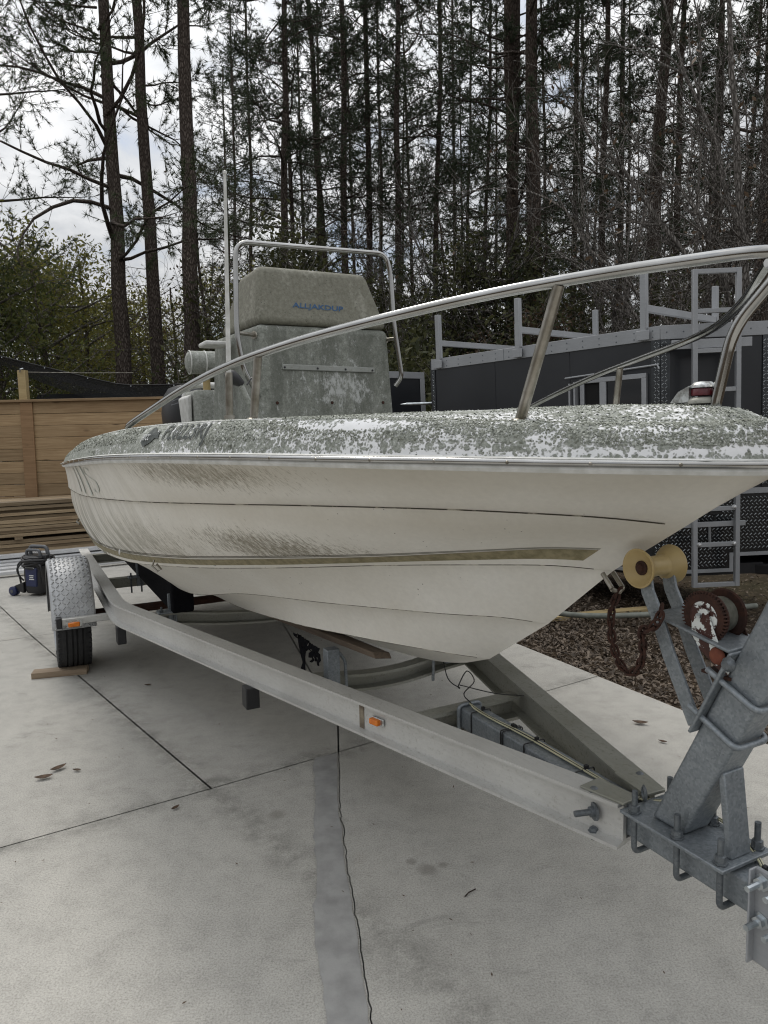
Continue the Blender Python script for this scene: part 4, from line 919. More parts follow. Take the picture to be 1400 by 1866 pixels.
for s in (1, -1):
    y = -s * .039; pts = [P0 + Vector((0, y, .01)), Vector((.092, y, .965)), Vector((.052, y, 1.055)), Vector((.024, y, 1.105)), Vector((.017, y, 1.138))]
    MB().sweep([tuple(p) for p in pts], [(-.004, -.019), (.004, -.019), (.004, .019), (-.004, .019)], up=(1, 0, .35)).build('roller_arm', galv, tl, bevel=.002)
    MB().lathe([(.0, .022), (.008, .021), (.008, .01), (.013, .009), (.013, 0)], P0 + Vector((.02, y + s * .01, .03)), (-.4, 0, .9), 6).build('arm_bolt', galv_dk, tl, 40)
MB().lathe([(.0, .016), (.010, .015), (.016, .006), (.016, 0)], P1 + Vector((.012, -.075, -.02)), (0, -1, 0), 8).build('arm_bolt', galv_dk, tl, 40)
ro = MB().lathe([(.014, 0.0436), (.026, 0.0442), (.036, 0.0502), (.045, 0.0581), (.0485, 0.0581), (.049, 0.0554), (.043, 0.0449), (.034, 0.0343), (.027, 0.0290), (.0255, 0.0198), (.0255, -0.0198), (.027, -0.0290), (.034, -0.0343), (.043, -0.0449), (.049, -0.0554), (.0485, -0.0581), (.045, -0.0581), (.036, -0.0502), (.026, -0.0442), (.014, -0.0436)], (.008, 0, 1.162), (0, -.66, 0), 32).build('bow_roller', polyu, tl, 40)
MB().lathe([(0, .058), (.008, .057), (.011, .053), (.012, .049), (.018, .047), (.018, .042)], (.008, 0, 1.162), (0, -1, 0), 16).build('roller_pin', rusty, ro, 50)
# hand winch on the shelf
ax_ = Vector((0, -1, 0)); wc = Vector((.185, 0, 1.078))
gear = MB(); n_ = 44
for k in range(n_):
    a0 = 2 * math.pi * k / n_; V = []
    for (r, da) in ((.052, 0), (.052, .035), (.059, .05), (.059, .09), (.052, .108)):
        V.append(wc + Vector((r * math.cos(a0 + da), -.034, r * math.sin(a0 + da))))
    V.append(wc + Vector((.036 * math.cos(a0 + .143), -.034, .036 * math.sin(a0 + .143)))); V.append(wc + Vector((.036 * math.cos(a0), -.034, .036 * math.sin(a0))))
    V.insert(5, wc + Vector((.052 * math.cos(a0 + .143), -.034, .052 * math.sin(a0 + .143))))
    gear.prism(V, (0, -.008, 0))
wgear = gear.build('winch_gear', rusty, tl)
MB().lathe([(.0, .004), (.034, .004), (.039, -.002), (.039, -.006)], wc + Vector((0, -.040, 0)), ax_, 28).build('gear_web', rust_paint, wgear, 40)
MB().lathe([(.054, .034), (.056, .030), (.054, .024), (.02, .022), (.02, -.024), (.054, -.026), (.057, -.030), (.054, -.034)], wc, ax_, 30).build('winch_drum', rusty, tl, 40)
MB().lathe([(.040, .02), (.041, 0), (.040, -.02)], wc + Vector((0, .002, 0)), ax_, 26).build('winch_strap', simple('dirty_strap', (.15, .15, .125), (.07, .07, .055), 40, .9), tl, 60)
for s, m_ in ((1, rust_paint), (-1, rusty)):
    y = -s * .047; out_ = [(.160, 1.095), (.178, 1.106), (.200, 1.098), (.232, 1.03), (.262, .985), (.258, .966), (.235, .972), (.185, 1.005), (.162, 1.035)]
    MB().prism([(x, y, z) for x, z in out_], (0, -s * .004, 0)).build('winch_side_plate', m_, tl, bevel=.0015)
MB().lathe([(0, .006), (.013, .006), (.018, .004), (.020, 0)], (.231, -.051, 1.003), ax_, 18).build('winch_hub', rust_hub, tl, 50)
MB().lathe([(0, .008), (.006, .007), (.006, 0)], (.183, -.051, 1.083), ax_, 10).build('winch_nut', zinc, tl, 40)
MB().tube([(.231, -.05, 1.003), (.231, .07, 1.003)], .008, 8).tube([(.231, .075, 1.003), (.262, .085, 1.03), (.30, .085, 1.05)], .008, 8).tube([(.30, .085, 1.05), (.30, .13, 1.05)], .012, 8).build('winch_handle', rusty, tl, 60)
MB().box(.19, .262, -.05, .05, .955, .962).build('winch_base', rusty, tl)
# jack mounting plate bolted to the tongue side, with bright bolts
jp = MB()
for yy in (-.062, .062): jp.box(.345, .42, yy - .005, yy + .005, .375, .585)
jp.box(.345, .350, -.085, -.057, .375, .585)
jo = jp.build('jack_plate', alu_clean, tl, bevel=.003)
jb = MB()
for z in (.56, .475): 
    for t in (.365, .405): jb.tube([(t, -.115, z), (t, .1, z)], .0065, 8).lathe([(.0065, .014), (.0125, .013), (.0125, .002), (.019, .0015), (.019, 0)], (t, -.0675, z), ax_, 6)
jb.build('jack_bolt', zinc, tl, 40)
MB().tube([(.385, .12, .12), (.385, .12, .75)], .028, 14).build('jack_tube', galv, tl, 50)
# wiring on the tongue, with zip ties
for k, m_ in enumerate((wire_w, wire_b, wire_w)):
    P = [(-.81, -.002, .54), (-.76, -.012 + .004 * k, .536), (-.66, .004 * k - .012, .535), (-.5, .006 * k - .002, .535), (-.3, .004 * k, .534), (-.12, .004 * k - .002, .534), (-.03, .012 + .004 * k, .537), (.04, .055 + .004 * k, .55), (.14, .07 + .003 * k, .556), (.22, .058 + .003 * k, .552), (.29, .03 + .003 * k, .535), (.34, .0 + .003 * k, .527), (.5, -.015, .525), (1.2, 0, .525)]
    MB().tube(smooth_path(P, 4), .0028, 6).build('wire', m_, tl, 60)
for t in (-.745, -.575, -.565, -.455, -.235, .318):
    MB().tube(fillet([(t, -.0405, .452), (t, -.0405, .534), (t, .0405, .534), (t, .0405, .452)], .008), .0022, 6).box(t - .005, t + .005, .005, .016, .535, .546).build('zip_tie', blackp, tl)
MB().tube(smooth_path([(-1.05, .03, .66), (-.95, -.005, .59), (-.88, 0, .575), (-.84, -.03, .60), (-.86, .02, .64), (-.85, .045, .60), (-.82, -.02, .575), (-.80, 0, .54)], 5), .0022, 5).tube(smooth_path([(-.88, 0, .585), (-.80, .10, .56), (-.76, .20, .545)], 4), .002, 5).build('loose_wire', wire_b, tl, 60)
MB().lathe([(.016, -.004), (.022, 0), (.016, .004), (.010, 0), (.016, -.004)], (-.012, .0, .565), (.5, .8, 0), 14).build('safety_eye', galv_dk, tl, 60)
# rusty safety chain from the bow eye to the bracket, each link its own piece
ch = empty('safety_chain', (OX, OY, 0), BOAT_RZ, 'rusty safety chain hanging from the bow eye and wrapped on the roller bracket', 'chain')
cpth = smooth_path([(-.110, 0, 1.072), (-.120, -.012, 1.03), (-.112, -.022, .97), (-.085, -.03, .915), (-.052, -.034, .888), (-.015, -.04, .893), (.020, -.05, .94), (.035, -.066, .99), (.045, -.078, 1.02), (.078, -.083, 1.035), (.092, -.076, 1.06), (.085, -.06, 1.085)], 12)
dd = np.r_[0, np.cumsum(np.linalg.norm(np.diff(np.array(cpth), axis=0), axis=1))]; pitch = .0195; k = 0
lm = MB(); oval = [(.0135 * math.cos(a) + math.copysign(.0035, math.cos(a)) if abs(math.cos(a)) > .01 else 0, .0085 * math.sin(a), 0) for a in np.linspace(0, 2 * math.pi, 15)]
linkmesh = lm.tube(oval, .0035, 6, cap=False).mesh('link', rusty, 60)
while k * pitch < dd[-1] - .005:
    u = k * pitch; p = Vector([np.interp(u, dd, np.array(cpth)[:, j]) for j in range(3)]); p2 = Vector([np.interp(u + .01, dd, np.array(cpth)[:, j]) for j in range(3)]); p1 = Vector([np.interp(u - .01, dd, np.array(cpth)[:, j]) for j in range(3)])
    o = link('link', linkmesh, ch); q = (p2 - p1).to_track_quat('X', 'Z'); o.matrix_basis = Matrix.Translation(p) @ q.to_matrix().to_4x4() @ Matrix.Rotation((k % 2) * 1.57 + .5, 4, 'X'); k += 1
# wedge board in front of the wheel
cb = MB().box(-.165, .165, -.045, .045, 0, .038).build('wheel_chock', chock_wood, None, bevel=.002); cb.location = (-2.11, 4.505, .0005); cb.rotation_euler = (0, 0, .24)
tag(cb, 'short grey wooden board lying under the front of the trailer tyre', 'wooden board')

# ================================================================ the cargo trailer on the dirt
ca = empty('cargo_trailer', (2.27, 5.8, 0), 0, 'charcoal enclosed cargo trailer with aluminium trim, roof racks and front ladder', 'cargo trailer')
ca.matrix_basis = Matrix.Translation((2.27, 5.8, 0.0)) @ Matrix.Rotation(math.radians(-1.4), 4, 'Y') @ Matrix.Rotation(math.atan2(-.739, .673), 4, 'Z')
HWD, NX, LB, Z0, Z1 = .665, .605, 2.50, .33, 2.30      # half width, nose length, body length
fx, fy = NX, HWD; fl = math.hypot(fx, fy); fdir = Vector((fx, fy, 0)) / fl; fn = Vector((fy, -fx, 0)) / fl   # slanted front face and its outward normal
def skin(pts, z0, z1, m, name, t=.012): return MB().prism([(x, y, z0) for x, y in pts], (0, 0, z1 - z0)).build(name, m, ca, bevel=.002)
for k in range(3):
    a, b = -LB + k * LB / 3 + .002, -LB + (k + 1) * LB / 3 - .002; zt, zb = Z1 - .1, Z0
    MB().box(a, b, .006, .03, zb, zt).build('side_panel', trailer_black, ca, bevel=.001)
    MB().box(a, b, HWD * 2 - .03, HWD * 2 - .006, zb, zt).build('side_panel', trailer_black, ca, bevel=.001)
for y0, y1 in ((0, HWD), (HWD, 2 * HWD)):
    s = 1 if y0 == 0 else -1; d = fdir if s == 1 else Vector((-fx, fy, 0)) / fl; base = Vector((0, 0, 0)) if s == 1 else Vector((fx, fy, 0)); n = fn if s == 1 else Vector((fy, fx, 0)) / fl
    def fp_(u, z, o): return base + d * u - n * 0 + n * o + Vector((0, 0, z))
    P = [fp_(.0, 0, -.006), fp_(fl, 0, -.006), fp_(fl, 0, -.03), fp_(.0, 0, -.03)]
    MB().prism([p + Vector((0, 0, .94)) for p in P], (0, 0, Z1 - .1 - .94)).build('front_panel', trailer_black, ca)
    # stone guard of tread plate with its raised bars
    zb = Z0
    MB().prism([fp_(.02, zb, .0), fp_(fl * .62, zb, .0), fp_(fl * .62, zb + .13, .0), fp_(fl - .02, zb + .13, .0), fp_(fl - .02, .94, .0), fp_(.02, .94, .0)], n * -.01).build('stone_guard', M_diamond('tread_plate_bright', (.075, .08, .085), .22, .85, .3) if s == 1 else bpy.data.materials['tread_plate_bright'], ca)
    tb = MB(); pz = .034
    for i in range(int(fl / pz)):
        for j in range(int(.62 / (pz * .8))):
            u = .035 + i * pz + (.5 * pz if j % 2 else 0); z = zb + .03 + j * pz * .8
            if u > fl - .03 or z > .92 or (u > fl * .6 and z < zb + .15): continue
            q = fp_(u, z, .0); an = .75 if j % 2 else -.75; du = d * math.cos(an) + Vector((0, 0, math.sin(an))); dv = Vector((0, 0, math.cos(an))) - d * math.sin(an)
            tb.hexa([q - du * .012 - dv * .0035, q + du * .012 - dv * .0035, q + du * .012 + dv * .0035, q - du * .012 + dv * .0035], [q - du * .007 - dv * .001 + n * .003, q + du * .007 - dv * .001 + n * .003, q + du * .007 + dv * .001 + n * .003, q - du * .007 + dv * .001 + n * .003])
    tb.build('tread_plate_bar', M_diamond('tread_bar_bright', (.36, .38, .39), .32, .9, .3) if s == 1 else bpy.data.materials['tread_bar_bright'], ca, kind='stuff')
    tm = MB()
    for u0, u1, z in ((.0, fl * .62 + .03, zb - .028), (fl * .62, fl, zb + .10)): tm.prism([fp_(u0, z, .004), fp_(u1, z, .004), fp_(u1, z, -.01), fp_(u0, z, -.01)], (0, 0, .03))
    tm.prism([fp_(fl * .62, zb, .0042), fp_(fl * .62 + .03, zb, .0042), fp_(fl * .62 + .03, zb, -.01), fp_(fl * .62, zb, -.01)], (0, 0, .10))
    tm.build('guard_trim', alu_clean, ca)
    MB().prism([fp_(.0, .94, .003), fp_(fl, .94, .003), fp_(fl, .94, -.01), fp_(.0, .94, -.01)], (0, 0, .045)).build('guard_trim', alu_clean, ca)
    MB().prism([fp_(-.0, Z1 - .105, .006), fp_(fl, Z1 - .105, .006), fp_(fl, Z1 - .105, -.02), fp_(-.0, Z1 - .105, -.02)], (0, 0, .108)).build('top_trim', alu_clean, ca, bevel=.002)
    sc = MB()
    for u in np.linspace(.05, fl - .05, 7): sc.lathe([(0, .003), (.006, .002), (.007, -.002)], fp_(u, Z1 - .05, .0065), n, 8)
    sc.build('trim_screws', galv_dk, ca)
# nose strip and corner strips of tread plate
def strip(c, dirs, w_, z0, z1, name):
    mb = MB(); bars = MB()
    for d, n in dirs:
        d = Vector(d); n = Vector(n); c_ = Vector(c)
        mb.prism([c_ + n * .004 + Vector((0, 0, z0)), c_ + d * w_ + n * .004 + Vector((0, 0, z0)), c_ + d * w_ - n * .004 + Vector((0, 0, z0)), c_ - n * .004 + Vector((0, 0, z0))], (0, 0, z1 - z0))
        k = 0; z = z0 + .03
        while z < z1 - .02:
            for col in range(max(1, int(w_ / .028))):
                q = c_ + d * (.016 + col * .028) + n * .004 + Vector((0, 0, z)); an = .75 if (k + col) % 2 else -.75; du = d * math.cos(an) + Vector((0, 0, math.sin(an))); dv = Vector((0, 0, math.cos(an))) - d * math.sin(an)
                bars.hexa([q - du * .011 - dv * .003, q + du * .011 - dv * .003, q + du * .011 + dv * .003, q - du * .011 + dv * .003], [q - du * .006 - dv * .001 + n * .0025, q + du * .006 - dv * .001 + n * .0025, q + du * .006 + dv * .001 + n * .0025, q - du * .006 + dv * .001 + n * .0025])
            z += .027; k += 1
    o = mb.build(name, bpy.data.materials['tread_plate_bright'], ca); bars.build('tread_plate_bar', bpy.data.materials['tread_bar_bright'], o, kind='stuff')
strip((0, .002, 0), [((-1, 0, 0), (0, -1, 0)), (fdir, fn)], .075, Z0, Z1 - .106, 'corner_strip')
fd2 = Vector((-fx, fy, 0)) / fl
strip((fx, fy, 0), [(-fdir, fn), (fd2, Vector((fy, fx, 0)) / fl)], .085, .99, Z1 - .106, 'nose_strip')
strip((-LB, .002, 0), [((1, 0, 0), (0, -1, 0))], .045, Z0, Z1 - .106, 'corner_strip')
strip((0, 2 * HWD - .002, 0), [((-1, 0, 0), (0, 1, 0))], .075, Z0, Z1 - .106, 'corner_strip')
for y0 in (-.006, 2 * HWD - .014):
    MB().box(-LB, -.0, y0, y0 + .02, Z1 - .105, Z1 + .003).build('top_trim', alu_clean, ca, bevel=.002)
    MB().box(-LB, -.0, y0, y0 + .02, Z0 - .03, Z0).build('bottom_trim', alu_clean, ca, bevel=.002)
sc = MB()
for x in np.linspace(-LB + .06, -.06, 16): sc.lathe([(0, .003), (.006, .002), (.007, -.002)], (x, -.006, Z1 - .03), (0, -1, 0), 8).lathe([(0, .003), (.006, .002), (.007, -.002)], (x, -.006, Z1 - .08), (0, -1, 0), 8)
for x in (-LB * .62, -.14): sc.box(x, x + .004, -.0075, -.005, Z1 - .105, Z1)
sc.build('trim_screws', galv_dk, ca)
MB().prism([(-LB, 0, Z1 - .02), (0, 0, Z1 - .02), (fx, fy, Z1 - .02), (0, 2 * HWD, Z1 - .02), (-LB, 2 * HWD, Z1 - .02)], (0, 0, .014)).build('roof', alu_clean, ca)
MB().prism([(-LB + .01, .04, Z0 - .06), (-.02, .04, Z0 - .06), (fx - .06, fy, Z0 - .06), (-.02, 2 * HWD - .04, Z0 - .06), (-LB + .01, 2 * HWD - .04, Z0 - .06)], (0, 0, .09)).build('chassis', blackp, ca)
MB().box(-LB - .02, -LB + .01, 0, 2 * HWD, Z0, Z1 - .02).build('rear_frame', trailer_black, ca)
for y in (.12, 2 * HWD - .12): MB().lathe([(.0, .09), (.18, .085), (.30, .08), (.32, .05), (.32, -.05), (.30, -.08), (.0, -.09)], (-1.9, y, .32), (0, 1, 0), 28).build('wheel', rubber, ca, 40)
MB().sweep([(-.2, HWD, .28), (1.5, HWD, .34)], [(-.05, -.04), (.05, -.04), (.05, .04), (-.05, .04)]).build('tow_bar', blackp, ca, bevel=.005)
# side window with an open sash
wf = MB(); x0, x1, zz0, zz1, xm = -.72, -.11, 1.30, 1.945, -.50
for a, b, c, d in ((x0, x1, zz1 - .04, zz1), (x0, x1, zz0, zz0 + .04), (x0, x0 + .04, zz0 + .04, zz1 - .04), (x1 - .04, x1, zz0 + .04, zz1 - .04), (xm - .03, xm + .03, zz0 + .04, zz1 - .04)): wf.box(a, b, -.024, .008, c, d)
wo = wf.build('window', alu_clean, ca, bevel=.003)
MB().box(xm + .03, x1 - .04, -.006, .001, zz0 + .04, zz1 - .04).build('pane', glass_dark, wo)
MB().box(x0 + .04, xm - .03, -.004, .003, zz0 + .04, zz1 - .04).build('opening_shade_sheet', voidm, wo)  # near-black sheet over the side panel, painted shade for the unlit interior
MB().tube([(x0 - .14, -.03, zz1 + .02), (x1 + .10, -.03, zz1 + .055)], .008, 8).box(x0 - .04, x0 - .025, -.06, .0, zz0, zz1 - .02).box(x0 - .09, x0 - .075, -.06, .0, zz0, zz1 - .03).tube([(x1 + .10, -.03, zz1 + .055), (x1 + .12, -.04, zz1 + .02)], .006, 6).build('window_track', alu_clean, wo)
# open rear door standing out behind the body
rd = MB().box(-LB - .70, -LB - .66, -.45, .55, .36, 2.24).build('rear_door', trailer_black, ca, bevel=.002)
MB().box(-LB - .656, -LB - .645, -.45, .55, 2.24 - .07, 2.245).box(-LB - .656, -LB - .645, .48, .552, .36, 2.17).build('door_trim', alu_clean, rd, bevel=.002)
MB().tube([(-LB - .12, .26, 1.86), (-LB - .37, -.02, 1.865)], .016, 10).tube([(-LB - .37, -.02, 1.865), (-LB - .42, -.07, 1.866)], [.016, .004], 10).build('holdback_bar', zinc, ca, 60)
# ladder rack uprights and crossbars
for s_, h in ((2.38, .44), (1.37, .44), (.13, .46)):
    rk = MB().box(-s_ - .025, -s_ + .025, -.012, .02, Z1 - .10, Z1 + h).box(-s_ - .025, -s_ + .025, -.03, -.012, Z1 - .10, Z1 + h).build('rack_upright', alu_clean, ca, bevel=.003)
    MB().box(-s_ - .025, -s_ + .025, 2 * HWD - .03, 2 * HWD + .012, Z1 - .03, Z1 + h).build('rack_upright', alu_clean, ca, bevel=.003)
    MB().box(-s_ - .02, -s_ + .02, .021, 2 * HWD - .031, Z1 + .13, Z1 + .185).build('rack_crossbar', alu_clean, ca, bevel=.003)
    MB().box(-s_ - .055, -s_ + .055, -.036, -.03, Z1 - .095, Z1 - .02).build('rack_bracket', alu_clean, ca, bevel=.002)
# ladder fixed to the slanted front
la = empty('ladder', (0, 0, 0)); la.parent = ca
U0, UW = .205, .335; OFF = .14
def lp(u, z, o): return fdir * u + fn * o + Vector((0, 0, z))
ln_ = Vector((0, 0, 1))
def bar(name, u0, u1, z0, z1, o0, o1, m=alu_clean, par=la):
    MB().hexa([lp(u0, z0, o0), lp(u1, z0, o0), lp(u1, z0, o1), lp(u0, z0, o1)], [lp(u0, z1, o0), lp(u1, z1, o0), lp(u1, z1, o1), lp(u0, z1, o1)]).build(name, m, par, bevel=.002)
for u in (U0, U0 + UW): bar('side_rail', u - .018, u + .018, .22, 2.69, OFF, OFF + .036)
for z in (.22, .545, .83, 1.12, 1.43, 1.76, 2.06, 2.36, 2.655): bar('rung', U0 + .018, U0 + UW - .018, z, z + .034, OFF + .003, OFF + .033)
bar('mount_bar', .04, .66, 2.10, 2.17, OFF - .03, OFF - .002)
for u in (.10, .58):
    bar('mount_arm', u - .012, u + .012, 2.115, 2.155, .0, OFF - .03); bar('mount_arm', u - .012, u + .012, .70, .74, .0, OFF - .03)
bar('mount_bar', .06, .62, .70, .74, OFF - .03, OFF - .002)
wl_ = MB()
for u in (U0 + .03, U0 + UW - .03):
    for z in (.55, .84): wl_.lathe([(0, .022), (.012, .018), (.02, .0)], lp(u, z + .017, OFF + .033), fn, 7)
wl_.build('weld_bead', simple('bright_weld', (.75, .76, .77), (.5, .5, .5), 60, .35, .6, .4, 80, .004), la, 40)
MB().hexa([lp(.33, .80, OFF - .03), lp(.42, .80, OFF - .03), lp(.42, .80, OFF + .01), lp(.33, .80, OFF + .01)], [lp(.33, .845, OFF - .03), lp(.42, .845, OFF - .03), lp(.42, .845, OFF + .01), lp(.33, .845, OFF + .01)]).tube([lp(.38, .79, .12), lp(.385, .72, .10)], .014, 8).build('cable_plug', blackp, ca, bevel=.004)
MB().tube([lp(.39, .72, .01), lp(.39, .60, .012), lp(.395, .50, .008)], .012, 8).build('cable_conduit', alu_clean, ca)
# timber and pipe lying on the dirt
tp = MB().box(-1.0, 1.0, -.045, .045, 0, .04).build('timber', new_wood, None, bevel=.003); tp.location = (1.30, 5.75, -.052); tp.rotation_euler = (0, .0, .24)
tag(tp, 'new yellow timber lying on the leafy dirt under the bow', 'timber')
pp = MB().tube(smooth_path([(.9, 6.0, .10), (1.45, 5.55, .05), (2.2, 5.5, .055), (3.0, 5.7, .05)], 6), .022, 10).build('drain_pipe', simple('grey_green_pipe', (.20, .21, .18), (.12, .13, .11), 12, .6), None, 60); tag(pp, 'grey green pipe bending over the dirt beside the cargo trailer', 'pipe')

# ================================================================ fence, lumber, planks, washer
FY = 10.4
fe = empty('wooden_fence', (-4.6, FY, 0), 0, 'new pine fence of horizontal boards under a flat cap rail', 'fence')
bmesh_cache = {}
def board_mesh(L, h, t, m, key):
    k = (round(L, 2), round(h, 3), t, key)
    if k not in bmesh_cache: bmesh_cache[k] = MB().box(0, L, 0, t, 0, h).mesh('board', m)
    return bmesh_cache[k]
r_ = np.random.default_rng(21); posts = [-3.2, -.62, 1.92, 4.46, 7.0]
xs = [-3.2, -.50, 2.00, 2.62]
for a, b in zip(xs[:-1], xs[1:]):
    z = .05; k = 0
    while z < 2.02:
        h = .168; o = link('board', board_mesh(b - a - .02, h - .004, .025, fence_wood, 'f'), fe); o.location = (a + .01, r_.normal(0, .004), z + r_.normal(0, .0015)); o.rotation_euler = (r_.normal(.0, .012), r_.normal(0, .0012), 0)
        bv = o.modifiers.new('bevel', 'BEVEL'); bv.width = .003; bv.segments = 1; z += h; k += 1
pm = board_mesh(.001, .001, .001, post_wood, 'x')
for x, wd in ((-.50, .175), (2.00, .15), (2.58, .15), (-3.2, .15)):
    o = MB().box(-wd / 2, wd / 2, -.03, -.004, .02, 2.06).build('cover_board', post_wood, fe, bevel=.003); o.location = (x, 0, 0); o.rotation_euler = (0, .012 if x < 0 else 0, 0)
MB().box(-3.3, 2.7, -.06, .06, 2.062, 2.098).build('cap_rail', cap_wood, fe, bevel=.004)
MB().box(-.60, -.49, .04, .14, 0, 2.52).build('post', new_wood, fe, bevel=.004)
MB().tube([(-.55, .02, 2.49), (-.53, .0, 2.53), (-.50, .02, 2.54)], .012, 6).build('post_hook', zinc, fe)
gb = MB().hexa([(0, 0, 0), (.12, 0, 0), (.12, .03, 0), (0, .03, 0)], [(-.12, 0, 1.98), (.02, 0, 1.98), (.02, .03, 1.98), (-.12, .03, 1.98)]).build('leaning_board', simple('red_cedar_board', (.22, .10, .055), (.12, .05, .03), 20, .8), None, bevel=.003)
gb.location = (-2.35, FY - .12, .02); tag(gb, 'reddish board leaning on the fence behind the motor', 'board')
# stacked lumber
stc = empty('lumber_stack', (0, 0, 0), 0, 'long stack of weathered boards lying in front of the fence', 'lumber stack')
LO = Vector((-4.70, 8.62, 0)); LD = Vector((.86, .51, 0)).normalized(); LRZ = math.atan2(LD.y, LD.x)
stc.location = LO; stc.rotation_euler = (0, 0, LRZ); lay = 0; z = .10
for lay in range(14):
    th = .038 if lay % 5 != 3 else .045
    if lay == 4 or lay == 0:
        for xx in (-1.6, .2, 1.9):
            o = MB().box(xx, xx + .09, -.02, .75, z - .001, z + .035).build('spacer', lumber_a, stc); 
        z += .037
    for c in range(5):
        wd = (.14, .15, .14)[lay % 3]; L = 4.9 + r_.normal(0, .12); o = link('board', board_mesh(4.9, th - .002, wd - .003, lumber_a, 'l'), stc)
        o.location = (-2.2 + r_.normal(0, .10), c * wd + r_.normal(0, .008) + (.02 if lay % 2 else 0), z); o.rotation_euler = (0, r_.normal(0, .0012), r_.normal(0, .003)); o.scale = (L / 4.9, 1, 1)
    z += th + .003
# white planks on the slab before the lumber
for k, (yo, zo, w_, h_) in enumerate(((-.10, .10, .16, .05), (-.20, .035, .13, .05), (-.42, .03, .13, .045), (-.66, .03, .13, .045), (-.88, .03, .10, .04), (.02, .035, .16, .055))):
    hz = h_ - .004
    o = MB().box(-3.6, 1.72 + .1 * (k % 3), 0, w_, 0, hz).build('vinyl_plank', white_plank, None, bevel=.004); o.location = (LO.x + LD.y * (-yo) * 1, LO.y + LD.x * yo, zo + .001); o.rotation_euler = (0, 0, LRZ + .003 * (k % 3 - 1))
    tag(o, ('topmost white plank lying across the others against the lumber', 'white plank just under the topmost one beside the lumber', 'middle white plank between the lumber and the pressure washer', 'second white plank from the pressure washer', 'narrow white plank nearest the pressure washer on the slab', 'white plank touching the foot of the lumber stack')[k], 'plank', 'white planks laid before the lumber stack')
# pressure washer
wa = empty('pressure_washer', (-3.41, 6.98, 0), -.35, 'black and blue electric pressure washer with its hose wound round the top', 'pressure washer')
def oval_ring(z, a, b, cy=0, n=24): return [(a * math.copysign(abs(math.cos(t)) ** .6, math.cos(t)), cy + b * math.copysign(abs(math.sin(t)) ** .6, math.sin(t)), z) for t in np.linspace(0, 2 * math.pi, n + 1)[:-1]]
R = [oval_ring(.03, .105, .10), oval_ring(.07, .118, .11), oval_ring(.22, .122, .11), oval_ring(.31, .115, .105), oval_ring(.34, .13, .12), oval_ring(.385, .128, .115), oval_ring(.40, .09, .08)]
m = MB().grid([r + [r[0]] for r in R]); m.add(R[0], [tuple(range(23, -1, -1))]); m.add(R[-1], [tuple(range(24))])
body = m.build('body', blackp, wa, 40)
MB().hexa([(-.055, -.117, .10), (.075, -.117, .10), (.075, -.09, .10), (-.055, -.09, .10)], [(-.055, -.117, .285), (.085, -.117, .285), (.085, -.09, .285), (-.055, -.09, .285)]).build('blue_panel', bluep, body, bevel=.006)
mk_ = MB()
for z, a, b in ((.205, -.005, .05), (.187, .0, .045), (.168, -.008, .055), (.279, -.045, .06)): mk_.box(a, b, -.1195, -.117, z, z + .010)
mk_.build('panel_print', white_text, body)
MB().tube(fillet([(-.105, .02, .36), (-.115, .02, .475), (.10, .02, .475), (.115, .02, .36)], .04), .018, 10).build('handle', greyp, wa, 60)
MB().tube(fillet([(-.09, -.05, .375), (-.085, -.05, .45), (.08, -.05, .45), (.085, -.05, .375)], .03), .014, 10).build('handle', greyp, wa, 60)
for k in range(5):
    an = np.linspace(0, 2 * math.pi, 40); rr = .14 + .014 * (k % 3) 
    P = [(rr * math.cos(a) + .006 * math.sin(3 * a + k), (rr - .02) * math.sin(a), .335 + .018 * (k // 1) * .8 - .03 + .028 * math.sin(a + k * 1.3)) for a in an]
    MB().tube(P, .0095, 8, cap=False).build('hose', blackp, wa, 60)
MB().tube(smooth_path([(-.14, -.02, .34), (-.205, -.05, .30), (-.20, -.06, .20), (-.15, -.05, .14)], 8), .009, 8).build('hose', blackp, wa, 60); MB().tube(smooth_path([(-.13, -.06, .33), (-.18, -.09, .26), (-.155, -.09, .18), (-.15, -.08, .09)], 8), .009, 8).build('hose', blackp, wa, 60); MB().tube(smooth_path([(.10, -.10, .33), (.15, -.12, .30), (.145, -.10, .20), (.13, -.08, .12)], 8), .009, 8).build('hose', blackp, wa, 60)
MB().box(.10, .165, -.06, -.01, .35, .41).build('gun_holder', blackp, wa, bevel=.012)
for yy in (-.10, .10):
    MB().hexa([(-.20, yy - .018, .055), (-.09, yy - .018, .03), (-.09, yy + .018, .03), (-.20, yy + .018, .055)], [(-.20, yy - .018, .10), (-.09, yy - .018, .14), (-.09, yy + .018, .14), (-.20, yy + .018, .10)]).build('wheel_arm', blackp, wa, bevel=.006)
    wh = MB()
    for a, b in ((-.032, -.003), (.003, .032)): wh.lathe([(0, a), (.038, a), (.046, a + .006), (.046, b - .006), (.038, b), (0, b)], (-.215, yy - .01, .047), (0, 1, 0), 20)
    wo = wh.build('wheel', bluep, wa, 40); MB().lathe([(0, .036), (.016, .035), (.018, .0)], (-.215, yy - .01, .047), (0, -1, 0), 14).build('wheel_hub', greyp, wo, 50)
